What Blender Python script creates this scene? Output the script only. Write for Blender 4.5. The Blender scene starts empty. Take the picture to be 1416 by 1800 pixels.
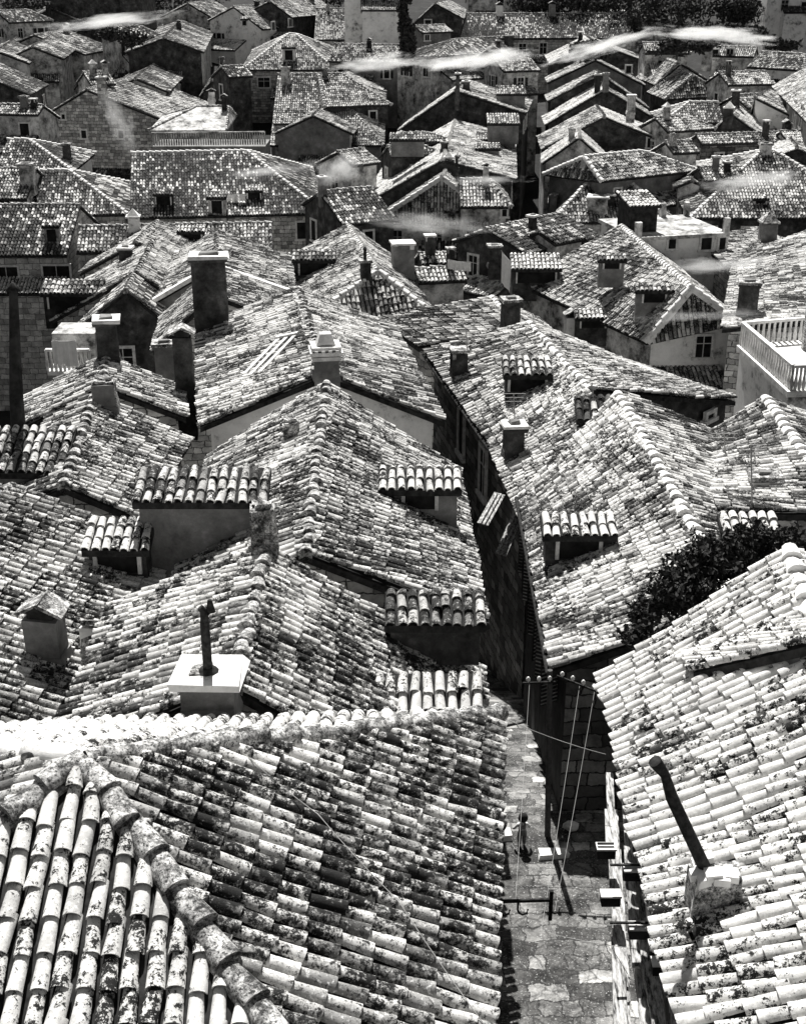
import bpy, math, random
import numpy as np
random.seed(7); RNG = np.random.default_rng(7)
F = 2300.0; TH = math.radians(23.5); CZ = 20.0
CT, ST = math.cos(TH), math.sin(TH)
scene = bpy.context.scene
COL = scene.collection
def A(*v): return np.array(v, float)
def unit(v): return v / np.linalg.norm(v)
# ---------- where things stand: a sight line from the city wall meets a height, a distance or a wall ----------
def ray(px, py):
    xc = (px-708)/F; yc = (900-py)/F
    return A(xc, CT+yc*ST, -ST+yc*CT)
CAM = A(0, 0, CZ)
def PZ(px, py, z):
    r = ray(px, py); return CAM + r*((z-CZ)/r[2])
def PY(px, py, Y):
    r = ray(px, py); return CAM + r*(Y/r[1])
def PP(px, py, p, n):
    r = ray(px, py); return CAM + r*(np.dot(p-CAM, n)/np.dot(r, n))
def depth(p): return p[1]*CT + (CZ-p[2])*ST
def zprof(py):
    ys = [-200, 0, 50, 100, 200, 300, 400, 450, 520, 600, 700, 850, 960, 1340, 2500]
    zs = [20, 13.5, 11.6, 10, 7.5, 6, 5.2, 5, 5.5, 7, 8.5, 9.3, 9.9, 12, 12]
    return float(np.interp(py, ys, zs))
def ground(Y):
    return float(np.interp(Y, [-60, 5, 12, 21.5, 26, 34, 46, 60, 80, 100, 120, 140, 165, 210, 420],
                              [6, 4.6, 4.3, 4.0, 2.6, -.6, -4, -6, -6.5, -5, -2.5, 1, 5, 14, 70]))
# ---------- materials ----------
def newmat(name):
    m = bpy.data.materials.new(name); m.use_nodes = True
    nt = m.node_tree; b = nt.nodes['Principled BSDF']
    b.inputs['Roughness'].default_value = 0.9
    b.inputs['Specular IOR Level'].default_value = 0.15
    return m, nt, b
def N(nt, t, **kw):
    n = nt.nodes.new(t)
    for k, v in kw.items():
        if k in n.inputs.keys(): n.inputs[k].default_value = v
        else: setattr(n, k, v)
    return n
def ramp(nt, src, pts):
    r = nt.nodes.new('ShaderNodeValToRGB'); e = r.color_ramp.elements
    while len(e) < len(pts): e.new(0.5)
    for i, (p, c) in enumerate(pts):
        e[i].position = p; e[i].color = (c, c*.995, c*.98, 1)
    nt.links.new(src, r.inputs[0]); return r.outputs[0]
def mix(nt, fac, a, b, mode='MIX'):
    m = nt.nodes.new('ShaderNodeMix'); m.data_type = 'RGBA'; m.blend_type = mode
    for s, v in ((m.inputs[0], fac), (m.inputs[6], a), (m.inputs[7], b)):
        if isinstance(v, (int, float)): s.default_value = v if s.type == 'VALUE' else (v, v, v*.985, 1)
        else: nt.links.new(v, s)
    return m.outputs[2]
def noise(nt, pos, scale, detail=5, rough=.6):
    n = N(nt, 'ShaderNodeTexNoise', Scale=scale, Detail=detail, Roughness=rough)
    nt.links.new(pos, n.inputs['Vector']); return n.outputs['Fac']
def wpos(nt): return nt.nodes.new('ShaderNodeNewGeometry').outputs['Position']
def bump(nt, b, h, strength, dist):
    n = N(nt, 'ShaderNodeBump', Strength=strength, Distance=dist)
    nt.links.new(h, n.inputs['Height']); nt.links.new(n.outputs[0], b.inputs['Normal'])
def tile_mat(name, tones, dark, grit, pale):
    """old clay barrel tiles: each tile its own tone, crusted with dark lichen and pale limey patches"""
    m, nt, b = newmat(name); p = wpos(nt)
    at = N(nt, 'ShaderNodeAttribute', attribute_name='rnd')
    base = ramp(nt, at.outputs['Fac'], tones)
    r2 = N(nt, 'ShaderNodeMath', operation='MULTIPLY'); nt.links.new(at.outputs['Fac'], r2.inputs[0]); r2.inputs[1].default_value = 7.31
    fr = N(nt, 'ShaderNodeMath', operation='FRACT'); nt.links.new(r2.outputs[0], fr.inputs[0])
    big = noise(nt, p, .8, 3, .6); mid_ = noise(nt, p, 10, 9, .80); fine = noise(nt, p, 42, 5, .75)
    def madd(a, k, c):
        n = N(nt, 'ShaderNodeMath', operation='MULTIPLY_ADD'); nt.links.new(a, n.inputs[0]); n.inputs[1].default_value = k
        if isinstance(c, (int, float)): n.inputs[2].default_value = c
        else: nt.links.new(c, n.inputs[2])
        return n.outputs[0]
    lich = madd(big, .45, madd(fr.outputs[0], .12, madd(fine, .30, mid_)))      # about .5*.45+.06+.15+.5
    c = mix(nt, .55, base, ramp(nt, noise(nt, p, 3.1, 6, .7), [(.38, .35), (.62, 1)]), 'MULTIPLY')
    c = mix(nt, ramp(nt, noise(nt, p, 17, 6, .7), [(.56, 0), (.62, pale)]), c, .82)
    c = mix(nt, ramp(nt, lich, [(dark-.02, 0), (dark+.06, 1)]), c, .016)
    c = mix(nt, ramp(nt, fine, [(grit, 0), (grit+.07, .85)]), c, .04)
    nt.links.new(c, b.inputs['Base Color'])
    bump(nt, b, madd(fine, .5, mid_), .6, .025)
    return m
M = {}
M['tile_clean'] = tile_mat('clay_tile_clean', [(0, .05), (.07, .2), (.16, .55), (.45, .78), (1, .88)], 1.01, .61, .7)
M['tile_lichen'] = tile_mat('clay_tile_lichen', [(0, .08), (.22, .40), (.5, .78), (1, .9)], .915, .56, .8)
M['tile_mid'] = tile_mat('clay_tile_worn', [(0, .02), (.2, .06), (.36, .28), (.52, .66), (1, .9)], .95, .635, .55)
M['tile_dark'] = tile_mat('clay_tile_sooty', [(0, .02), (.42, .07), (.6, .22), (.72, .8), (1, .9)], 1.0, .62, .25)
def simple(name, pts, scale, detail=6, rough=.65, bs=.3, bd=.02, fine=None):
    m, nt, b = newmat(name); p = wpos(nt)
    n = noise(nt, p, scale, detail, rough)
    c = ramp(nt, n, pts)
    if fine:
        c = mix(nt, ramp(nt, noise(nt, p, fine[0], 5, .7), [(fine[1], 0), (fine[1]+.06, fine[2])]), c, fine[3])
    nt.links.new(c, b.inputs['Base Color']); bump(nt, b, n, bs, bd); return m
M['pan'] = simple('pan_tiles', [(.35, .01), (.7, .05)], 6)
M['ridge'] = simple('ridge_mortar', [(.42, .03), (.50, .30), (.58, .78)], 4.5, 10, .82, .7, .04, (34, .53, .95, .035))
M['ridge_white'] = simple('ridge_limewash', [(.32, .25), (.45, .7), (.6, .82)], 4, 7, .7, .5, .04)
M['plaster'] = simple('stained_plaster', [(.38, .05), (.48, .34), (.6, .72)], 1.1, 10, .76, .3, .03, (9, .62, .6, .08))
M['white'] = simple('flaking_limewash', [(.36, .12), (.46, .7), (.6, .85)], .9, 10, .75, .4, .03, (14, .64, .6, .12))
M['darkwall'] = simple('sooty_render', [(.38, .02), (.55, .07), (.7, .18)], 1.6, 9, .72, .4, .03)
M['soot_shade'] = simple('soot_shade_black', [(.4, .012), (.65, .05)], 3, 7)
M['greywall'] = simple('grey_render', [(.35, .10), (.55, .22), (.7, .38)], 1.0, 9, .75, .4, .03, (40, .62, .5, .05))
M['pale'] = simple('pale_cement', [(.3, .35), (.5, .7), (.65, .85)], 2.5, 8, .7)
M['iron'] = simple('rusted_iron', [(.4, .012), (.7, .05)], 12)
M['pane'] = simple('dark_glass', [(.4, .008), (.7, .03)], 2)
M['frame'] = simple('stone_surround', [(.3, .4), (.6, .75)], 5)
M['cloth'] = simple('white_cotton', [(.3, .7), (.6, .85)], 4)
M['paved'] = None
def stone_mat(name, tones, mortar, sx, sy, wet=0):
    m, nt, b = newmat(name)
    uv = N(nt, 'ShaderNodeUVMap', uv_map='UVMap'); p = wpos(nt)
    wob = noise(nt, p, 3.5, 4, .6)
    wv = N(nt, 'ShaderNodeMath', operation='MULTIPLY_ADD'); nt.links.new(wob, wv.inputs[0]); wv.inputs[1].default_value = .22; wv.inputs[2].default_value = -.11
    vm = N(nt, 'ShaderNodeVectorMath', operation='ADD'); nt.links.new(uv.outputs[0], vm.inputs[0]); nt.links.new(wv.outputs[0], vm.inputs[1])
    br = N(nt, 'ShaderNodeTexBrick', Scale=1.0); br.inputs['Brick Width'].default_value = sx; br.inputs['Row Height'].default_value = sy
    br.inputs['Mortar Size'].default_value = .02; br.inputs['Mortar Smooth'].default_value = .5; br.inputs['Bias'].default_value = 0
    br.inputs['Color1'].default_value = (0, 0, 0, 1); br.inputs['Color2'].default_value = (1, 1, 1, 1); br.inputs['Mortar'].default_value = (.5, .5, .5, 1)
    br.offset = .42; br.squash = .7; br.squash_frequency = 3
    nt.links.new(vm.outputs[0], br.inputs['Vector'])
    c = ramp(nt, br.outputs['Color'], tones)
    c = mix(nt, .75, c, ramp(nt, noise(nt, p, 2.2, 9, .75), [(.36, .25), (.6, 1)]), 'MULTIPLY')
    c = mix(nt, br.outputs['Fac'], c, mortar)
    nt.links.new(c, b.inputs['Base Color'])
    inv = N(nt, 'ShaderNodeMath', operation='SUBTRACT'); inv.inputs[0].default_value = 1; nt.links.new(br.outputs['Fac'], inv.inputs[1])
    ad = N(nt, 'ShaderNodeMath', operation='MULTIPLY_ADD'); nt.links.new(noise(nt, p, 14, 6, .7), ad.inputs[0]); ad.inputs[1].default_value = .7; nt.links.new(inv.outputs[0], ad.inputs[2])
    bump(nt, b, ad.outputs[0], .7, .04)
    return m
M['stone'] = stone_mat('rubble_limestone', [(0, .26), (.45, .52), (1, .84)], .07, .52, .27)
M['stone_pale'] = stone_mat('pale_ashlar', [(0, .4), (.4, .66), (1, .82)], .13, .7, .34)
M['stone_dark'] = stone_mat('weathered_shade_ashlar', [(0, .06), (.5, .17), (1, .34)], .02, .6, .3)
def cobble_mat(name, tones, gap, scale):
    """worn lane paving: irregular slabs laid in rough rows, dust and stains over them"""
    m, nt, b = newmat(name); p = wpos(nt)
    w = N(nt, 'ShaderNodeTexNoise', Scale=2.3, Detail=5.0, Roughness=.65); nt.links.new(p, w.inputs['Vector'])
    vm = N(nt, 'ShaderNodeVectorMath', operation='MULTIPLY_ADD'); nt.links.new(w.outputs['Color'], vm.inputs[0]); vm.inputs[1].default_value = (.34, .34, 0); nt.links.new(p, vm.inputs[2])
    br = N(nt, 'ShaderNodeTexBrick', Scale=1.0); br.inputs['Brick Width'].default_value = .62; br.inputs['Row Height'].default_value = .36; br.inputs['Mortar Size'].default_value = .022; br.inputs['Mortar Smooth'].default_value = .9
    br.inputs['Color1'].default_value = (0, 0, 0, 1); br.inputs['Color2'].default_value = (1, 1, 1, 1); br.offset = .37; br.squash = .55; br.squash_frequency = 3
    nt.links.new(vm.outputs[0], br.inputs['Vector'])
    v = N(nt, 'ShaderNodeTexVoronoi', feature='DISTANCE_TO_EDGE', Scale=scale); nt.links.new(vm.outputs[0], v.inputs['Vector'])
    c = ramp(nt, br.outputs['Color'], tones)
    c = mix(nt, .9, c, ramp(nt, noise(nt, p, 1.0, 11, .8), [(.40, .06), (.5, .45), (.6, 1)]), 'MULTIPLY')
    dust = noise(nt, p, .7, 6, .7)
    f = N(nt, 'ShaderNodeMath', operation='MULTIPLY'); nt.links.new(br.outputs['Fac'], f.inputs[0]); nt.links.new(ramp(nt, dust, [(.42, .1), (.58, .9)]), f.inputs[1])
    c = mix(nt, f.outputs[0], c, gap)
    c = mix(nt, ramp(nt, v.outputs['Distance'], [(.0, .7), (.045, 0)]), c, gap)
    c = mix(nt, ramp(nt, noise(nt, p, 26, 5, .7), [(.58, 0), (.66, .7)]), c, .6)
    nt.links.new(c, b.inputs['Base Color']); bump(nt, b, noise(nt, p, 9, 8, .7), .8, .04)
    return m
M['cobble'] = cobble_mat('worn_paving', [(0, .10), (.5, .24), (.86, .36), (1, .8)], .03, 1.6)
def wood_mat():
    m, nt, b = newmat('weathered_wood'); p = wpos(nt)
    mp = N(nt, 'ShaderNodeMapping'); mp.inputs['Scale'].default_value = (26, 1.6, 26); nt.links.new(p, mp.inputs[0])
    n = noise(nt, mp.outputs[0], 1.0, 6, .7)
    nt.links.new(ramp(nt, n, [(.38, .05), (.48, .32), (.6, .66)]), b.inputs['Base Color']); bump(nt, b, n, .6, .02); return m
M['wood'] = wood_mat()
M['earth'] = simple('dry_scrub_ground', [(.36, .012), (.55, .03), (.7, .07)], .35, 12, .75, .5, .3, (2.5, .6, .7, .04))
M['leaf'] = simple('dark_leaf', [(.35, .012), (.65, .07)], 5)
M['shade_pave'] = simple('shade_dark_paving', [(.35, .006), (.7, .025)], 4)  # near-black colour stands in for the shade on the far lanes
M['bark'] = simple('bark', [(.3, .04), (.7, .12)], 10)
M['skin'] = simple('skin', [(.3, .28), (.7, .34)], 6)
M['hair'] = simple('dark_hair', [(.3, .012), (.7, .03)], 20)
M['shirt'] = simple('pale_shirt', [(.3, .55), (.7, .7)], 6)
M['trousers'] = simple('grey_dungarees', [(.3, .1), (.7, .16)], 9)
M['wire'] = simple('pale_wire', [(.3, .3), (.7, .42)], 3)
M['porcelain'] = simple('porcelain', [(.3, .8), (.7, .85)], 3)
# ---------- mesh building ----------
class MB:
    def __init__(s): s.V = []; s.n = 0; s.polys = []; s.mats = []; s.rnd = []; s.slots = []; s.sm = []
    def slot(s, m):
        if m not in s.slots: s.slots.append(m)
        return s.slots.index(m)
    def add(s, V, faces, mat, rnd=None, smooth=False):
        V = np.asarray(V, float).reshape(-1, 3); i = s.slot(mat)
        s.V.append(V)
        if isinstance(faces, np.ndarray):
            s.polys.append((faces.shape[1], (faces+s.n).astype(np.int64)))
            s.mats.append(np.full(len(faces), i)); s.rnd.append(np.full(len(faces), .5) if rnd is None else rnd); s.sm.append(np.full(len(faces), bool(smooth)))
        else:
            for f in faces:
                s.polys.append((len(f), np.array([f])+s.n)); s.mats.append(np.array([i])); s.rnd.append(np.array([.5 if rnd is None else rnd])); s.sm.append(np.array([bool(smooth)]))
        s.n += len(V)
    def box(s, c, ax, ay, az, hx, hy, hz, mat, taper=1.0, jit=0):
        c = np.asarray(c, float); V = []
        for dz in (-1, 1):
            k = taper if dz > 0 else 1
            for dx, dy in ((-1, -1), (1, -1), (1, 1), (-1, 1)): V.append(c+ax*(hx*dx*k+random.gauss(0, jit))+ay*(hy*dy*k+random.gauss(0, jit))+az*(hz*dz+random.gauss(0, jit*.6)))
        s.add(V, [(3, 2, 1, 0), (4, 5, 6, 7), (0, 1, 5, 4), (1, 2, 6, 5), (2, 3, 7, 6), (3, 0, 4, 7)], mat)
    def beam(s, a, b, w, h, mat, up=A(0, 0, 1)):
        a = np.asarray(a, float); b = np.asarray(b, float); d = unit(b-a); x = np.cross(d, up)
        x = unit(x) if np.linalg.norm(x) > 1e-4 else A(1, 0, 0)
        u = np.cross(x, d); s.box((a+b)/2, x, d, u, w/2, np.linalg.norm(b-a)/2, h/2, mat)
    def tube(s, pts, r, mat, seg=8, cap=True):
        pts = [np.asarray(p, float) for p in pts]; rs = r if hasattr(r, '__len__') else [r]*len(pts); V = []; Fs = []
        for i, p in enumerate(pts):
            d = unit(pts[min(i+1, len(pts)-1)]-pts[max(i-1, 0)]); x = np.cross(d, A(.03, .02, 1) if abs(d[2]) < .95 else A(1, 0, .05)); x = unit(x); y = np.cross(d, x)
            for k in range(seg):
                a = 2*math.pi*k/seg; V.append(p+rs[i]*(math.cos(a)*x+math.sin(a)*y))
        for i in range(len(pts)-1):
            for k in range(seg):
                k2 = (k+1) % seg; Fs.append((i*seg+k, i*seg+k2, (i+1)*seg+k2, (i+1)*seg+k))
        s.add(V, Fs, mat, None, True)
        if cap: s.add(V[:seg], [tuple(range(seg))[::-1]], mat); s.add(V[-seg:], [tuple(range(seg))], mat)
    def build(s, name, origin, parent=None, uv=False, smooth=False):
        me = bpy.data.meshes.new(name)
        V = np.concatenate(s.V)-np.asarray(origin); me.vertices.add(len(V)); me.vertices.foreach_set('co', V.ravel())
        sizes = np.concatenate([np.full(len(p), k) for k, p in s.polys]); loops = np.concatenate([p.ravel() for k, p in s.polys])
        me.loops.add(len(loops)); me.polygons.add(len(sizes))
        st = np.concatenate([[0], np.cumsum(sizes)[:-1]])
        me.polygons.foreach_set('loop_start', st.astype(np.int32)); me.loops.foreach_set('vertex_index', loops.astype(np.int32))
        me.polygons.foreach_set('material_index', np.concatenate(s.mats).astype(np.int32))
        me.update(calc_edges=True)
        at = me.attributes.new('rnd', 'FLOAT', 'FACE'); at.data.foreach_set('value', np.concatenate(s.rnd).astype(np.float32))
        if uv:
            ul = me.uv_layers.new(name='UVMap'); o = np.asarray(origin)
            for p in me.polygons:
                n = np.array(p.normal)
                t = A(1, 0, 0) if abs(n[2]) > .9 else unit(np.cross(A(0, 0, 1), n)); w = A(0, 1, 0) if abs(n[2]) > .9 else A(0, 0, 1)
                for li in p.loop_indices:
                    q = np.array(me.vertices[me.loops[li].vertex_index].co)+o; ul.data[li].uv = (float(np.dot(q, t)), float(np.dot(q, w)))
        me.polygons.foreach_set('use_smooth', np.concatenate(s.sm) | bool(smooth))
        for m in s.slots: me.materials.append(M[m] if isinstance(m, str) else m)
        me.validate()
        ob = bpy.data.objects.new(name, me); COL.objects.link(ob)
        if parent is not None: ob.parent = parent[0]; ob.location = np.asarray(origin)-parent[1]
        else: ob.location = origin
        return (ob, np.asarray(origin, float))
def thing(name, label, cat, loc, group=None):
    o = bpy.data.objects.new(name, None); COL.objects.link(o); o.location = loc; o.empty_display_size = .5
    tag(o, label, cat, group); return (o, np.asarray(loc, float))
LABELS = set()
def tag(o, label, cat, group=None, kind=None):
    if label:
        if label in LABELS: print('DUPLICATE LABEL', label)
        n = len(label.split())
        if not 4 <= n <= 16: print('LABEL LENGTH', n, label)
        LABELS.add(label); o['label'] = label; o['category'] = cat
    if group: o['group'] = group
    if kind: o['kind'] = kind
# ---------- barrel tiles ----------
TW, TE, TL = .208, .355, .42
def wobble(P):
    x, y = P[..., 0], P[..., 1]
    return .5+.25*np.sin(x*1.3+.7*np.sin(y*.9))+.25*np.sin(y*1.7+x*.6+1.3)
def tiles(mb, B, T, e, n, mat, K, lip, sag=.06, jit=1.0):
    """columns of cover tiles from eave points B up to points T; e across, n out of the roof (arrays)"""
    e = np.broadcast_to(e, B.shape); n = np.broadcast_to(n, B.shape)
    d = T-B; Ln = np.linalg.norm(d, axis=1); ok = Ln > .12; B, T, d, Ln, e, n = B[ok], T[ok], d[ok], Ln[ok], e[ok], n[ok]
    if len(B) == 0: return
    v = d/Ln[:, None]; m = np.ceil((Ln-.05)/TE).astype(int); m = np.maximum(m, 1)
    ci = np.repeat(np.arange(len(B)), m); j = np.concatenate([np.arange(k) for k in m])
    R = lambda s: RNG.normal(0, s*jit, len(ci))
    coff = RNG.normal(0, .026*jit, len(B))[ci]
    s0 = j*TE-.05+coff*(j > 0)+R(.018); s1 = np.minimum(s0+TL, Ln[ci])
    keep = s1-s0 > .08; ci, s0, s1, j = ci[keep], s0[keep], s1[keep], j[keep]
    R = lambda s: RNG.normal(0, s*jit, len(ci))
    lat = R(.008); tw = R(.010); sc = 1+R(.05); lift = np.abs(R(.008))
    ang = np.linspace(0, math.pi, K+1); ca, sa = np.cos(ang), np.sin(ang)
    VV = []
    def ring(s, a, h, z0, side):
        c = B[ci]+v[ci]*s[:, None]
        x = (ca[None, :]*a*sc[:, None]+(lat+tw*side)[:, None]); z = sa[None, :]*h*sc[:, None]+z0+lift[:, None]
        P = c[:, None, :]+e[ci][:, None, :]*x[..., None]+n[ci][:, None, :]*z[..., None]
        P = P+n[ci][:, None, :]*(sag*wobble(c))[:, None, None]; return P
    lo = ring(s0, .088, .090, .034, -1); hi = ring(s1, .070, .072, .002, 1)
    rings = [lo, hi]
    if lip: rings += [lo.copy(), ring(s0+.004, .073, .073, .028, -1)]
    nt_ = len(ci); W = K+1; per = W*len(rings)
    V = np.concatenate(rings, axis=1).reshape(-1, 3)
    k = np.arange(K); q = np.stack([k, k+W, k+1+W, k+1], 1)
    if lip: q = np.concatenate([q, np.stack([k+2*W, k+1+2*W, k+1+3*W, k+3*W], 1)])
    Q = (np.arange(nt_)[:, None, None]*per+q[None]).reshape(-1, 4)
    rv = RNG.random(nt_); big = wobble(B[ci]*.55+v[ci]*s0[:, None]*.55+3.1); rv = np.clip(.62*rv+.38*big+.10*RNG.normal(size=nt_)*0, 0, 1)
    mb.add(V, Q, mat, np.repeat(rv, len(q)), True)
def slab(mb, poly, mat='pan', th=.14):
    P = [np.asarray(p, float) for p in poly]; k = len(P); V = P+[p-A(0, 0, th) for p in P]
    fs = [tuple(range(k)), tuple(range(2*k-1, k-1, -1))]+[(i, i+k, (i+1) % k+k, (i+1) % k) for i in range(k)]
    mb.add(V, fs, mat)
def roof_face(mb, E0, E1, R1, R0, mat, K, lip, sag=.06, jit=1.0, clip=None):
    """eave E0->E1 (left to right seen from outside), ridge R0 above E0, R1 above E1 (may be the same point)"""
    L = np.linalg.norm(E1-E0)
    if L < .3: return
    if mat[0] == '!': slab(mb, [E0, E1, R1, R0] if np.linalg.norm(R1-R0) > .05 else [E0, E1, R0], mat[1:]); return
    e = (E1-E0)/L; mid = (R0+R1)/2; n = np.cross(e, mid-E0); n = unit(n)
    if n[2] < 0: n = -n
    v = np.cross(n, e); v = v if v[2] > 0 else -v
    u0, h0 = np.dot(R0-E0, e), np.dot(R0-E0, v); u1, h1 = np.dot(R1-E0, e), np.dot(R1-E0, v)
    if clip is None: clip = np.linalg.norm(R1-R0) < .3 or u0 > .5 or (L-u1) > .5
    nc = max(2, int(round(L/TW)))
    tri = np.linalg.norm(R1-R0) < .05
    if tri: slab(mb, [E0, E1, R0])
    else:
        ns = max(1, min(10, int(max(L, np.linalg.norm(R1-R0))))); pt = lambda a, b: (E0+(E1-E0)*a)*(1-b)+(R0+(R1-R0)*a)*b
        for i in range(ns):
            for q in range(3): slab(mb, [pt(i/ns, q/3), pt((i+1)/ns, q/3), pt((i+1)/ns, (q+1)/3), pt(i/ns, (q+1)/3)])
    if clip and u0 > -.3 and u1 < L+.3:
        u = (np.arange(nc)+.5)*L/nc
        t = np.full(nc, max(h0, h1))
        hh = np.where(u < u0, h0*u/max(u0, 1e-3), np.where(u > u1, h1*(L-u)/max(L-u1, 1e-3), h0+(h1-h0)*np.clip((u-u0)/max(u1-u0, 1e-3), 0, 1)))
        B = E0+e*u[:, None]; T = B+v*np.maximum(hh-.07, 0)[:, None]
        tiles(mb, B, T, e, n, mat, K, lip, sag, jit)
    else:
        w = max(L, np.linalg.norm(R1-R0)); nc = max(2, int(round(w/TW))); s = ((np.arange(nc)+.5)/nc)[:, None]
        B = E0+(E1-E0)*s; T = R0+(R1-R0)*s
        nn = np.cross(np.broadcast_to(e, B.shape), T-B); nn /= np.linalg.norm(nn, axis=1)[:, None]; nn[nn[:, 2] < 0] *= -1
        tiles(mb, B, T, e, nn, mat, K, lip, sag, jit)
def caps(mb, a, b, mat, r=.15, seg=5, exp=.42, lump=1.0):
    """a row of big half-round ridge tiles bedded in mortar from the low end a to the high end b"""
    L = np.linalg.norm(b-a)
    if L < .2: return
    d = (b-a)/L; x = unit(np.cross(d, A(0, 0, 1))); n = np.cross(x, d); n = n if n[2] > 0 else -n
    m = max(1, int(L/exp)); ang = np.linspace(-.25, math.pi+.25, seg+1); V = []; Fs = []; ends = []
    for j in range(m):
        s0 = j*L/m-.04; s1 = (j+1)*L/m+.02; k = len(V); o = x*random.gauss(0, .012*lump)+n*random.gauss(0, .012*lump); tw = x*random.gauss(0, .018*lump)
        for (s, rr, z0, q) in ((s0, r*1.08, .085, -1), (s1, r*.84, .03, 1)):
            c = a+d*s+o+tw*q
            for t in ang: V.append(c+x*math.cos(t)*rr*random.gauss(1, .04*lump)+n*(math.sin(t)*rr*.85+z0))
        for i in range(seg): Fs.append((k+i, k+seg+1+i, k+seg+2+i, k+i+1))
        ends += [V[k+q] for q in range(seg+1)]
    mb.add(V, Fs, mat, None, True); mb.add(ends, [tuple(range(j*(seg+1), (j+1)*(seg+1))) for j in range(m)], mat)
    # mortar bed
    mb.box((a+b)/2-n*.05, x, d, n, r*.95, L/2, .075, mat)
# ---------- houses ----------
ALLH = {}
def lod(t): return (7, True) if t < 24 else ((5, True) if t < 40 else ((4, False) if t < 75 else (3, False)))
def eave(r, d, side, spec, k=.42, back=0):
    perp = A(-d[1], d[0], 0)*side
    if isinstance(spec, (int, float)): return r+perp*spec-A(0, 0, spec*k)
    if spec[0] == 'w': return r+perp*spec[1]-A(0, 0, spec[1]*spec[2])
    if spec[0] == 'y':
        v = perp-A(0, 0, k if len(spec) < 3 else spec[2]); c = CAM; yc = (900-spec[1])/F
        up = lambda q: q[1]*ST+q[2]*CT
        zc = lambda q: q[1]*CT-q[2]*ST
        p = r-c; w = (yc*zc(p)-up(p))/(up(v)-yc*zc(v)); return r+v*w
    if len(spec) == 3: return PZ(spec[0], spec[1], r[2]-spec[2])
    return PP(spec[0], spec[1], r, d)
def pix(p): q = p-CAM; zc = q[1]*CT-q[2]*ST; return 708+F*q[0]/zc, 900-F*(q[1]*ST+q[2]*CT)/zc
def side_of_planes(H, px, py):
    """where a sight line meets this house's roof"""
    best = None; rr = ray(px, py)
    for poly in H['faces']:
        n = np.cross(poly[1]-poly[0], poly[2]-poly[0])
        if abs(np.dot(rr, n)) < 1e-9: continue
        t = np.dot(poly[0]-CAM, n)/np.dot(rr, n); p = CAM+rr*t
        c = sum(poly)/len(poly); rad = max(np.linalg.norm(q-c) for q in poly)
        # inside test on the plan
        ins = True; sg = 0
        for i in range(len(poly)):
            a, b = poly[i], poly[(i+1) % len(poly)]; cr = (b[0]-a[0])*(p[1]-a[1])-(b[1]-a[1])*(p[0]-a[0])
            if sg == 0: sg = np.sign(cr)
            elif cr*sg < -1e-6: ins = False
        dist = 0 if ins else np.linalg.norm(p[:2]-c[:2])+1
        if best is None or (dist, t) < (best[0], best[1]): best = (dist, t, p)
    return best[2]
def frame_window(c, t, n, w, h, wall, shutter=False, sill=True, mat='frame'):
    up = A(0, 0, 1); mb = MB(); f = .13; o = c+n*.02
    mb.box(o+up*(h/2+f/2), t, n, up, w/2+f, .06, f/2, mat)
    mb.box(o-up*(h/2+f/2), t, n, up, w/2+f+.06, .11, f/2, mat)
    for s in (-1, 1): mb.box(o+t*s*(w/2+f/2), t, n, up, f/2, .06, h/2, mat)
    ob = mb.build('window', c, wall)
    pb = MB(); pb.box(c+n*.015, t, n, up, w/2, .012, h/2, 'pane')
    if w > .5 and random.random() < .6:
        pb.box(c+n*.035, t, n, up, .02, .012, h/2, 'frame')
        if h > .9: pb.box(c+n*.036+up*h*.15, t, n, up, w/2, .01, .018, 'frame')
    pb.build('pane', c, ob)
    if shutter:
        for s in (-1, 1):
            sb = MB(); sb.box(c+t*s*(w*.75+f)+n*.05, t, n, up, w*.24, .02, h/2, 'soot_shade'); sb.build('shutter', c, ob)
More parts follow.
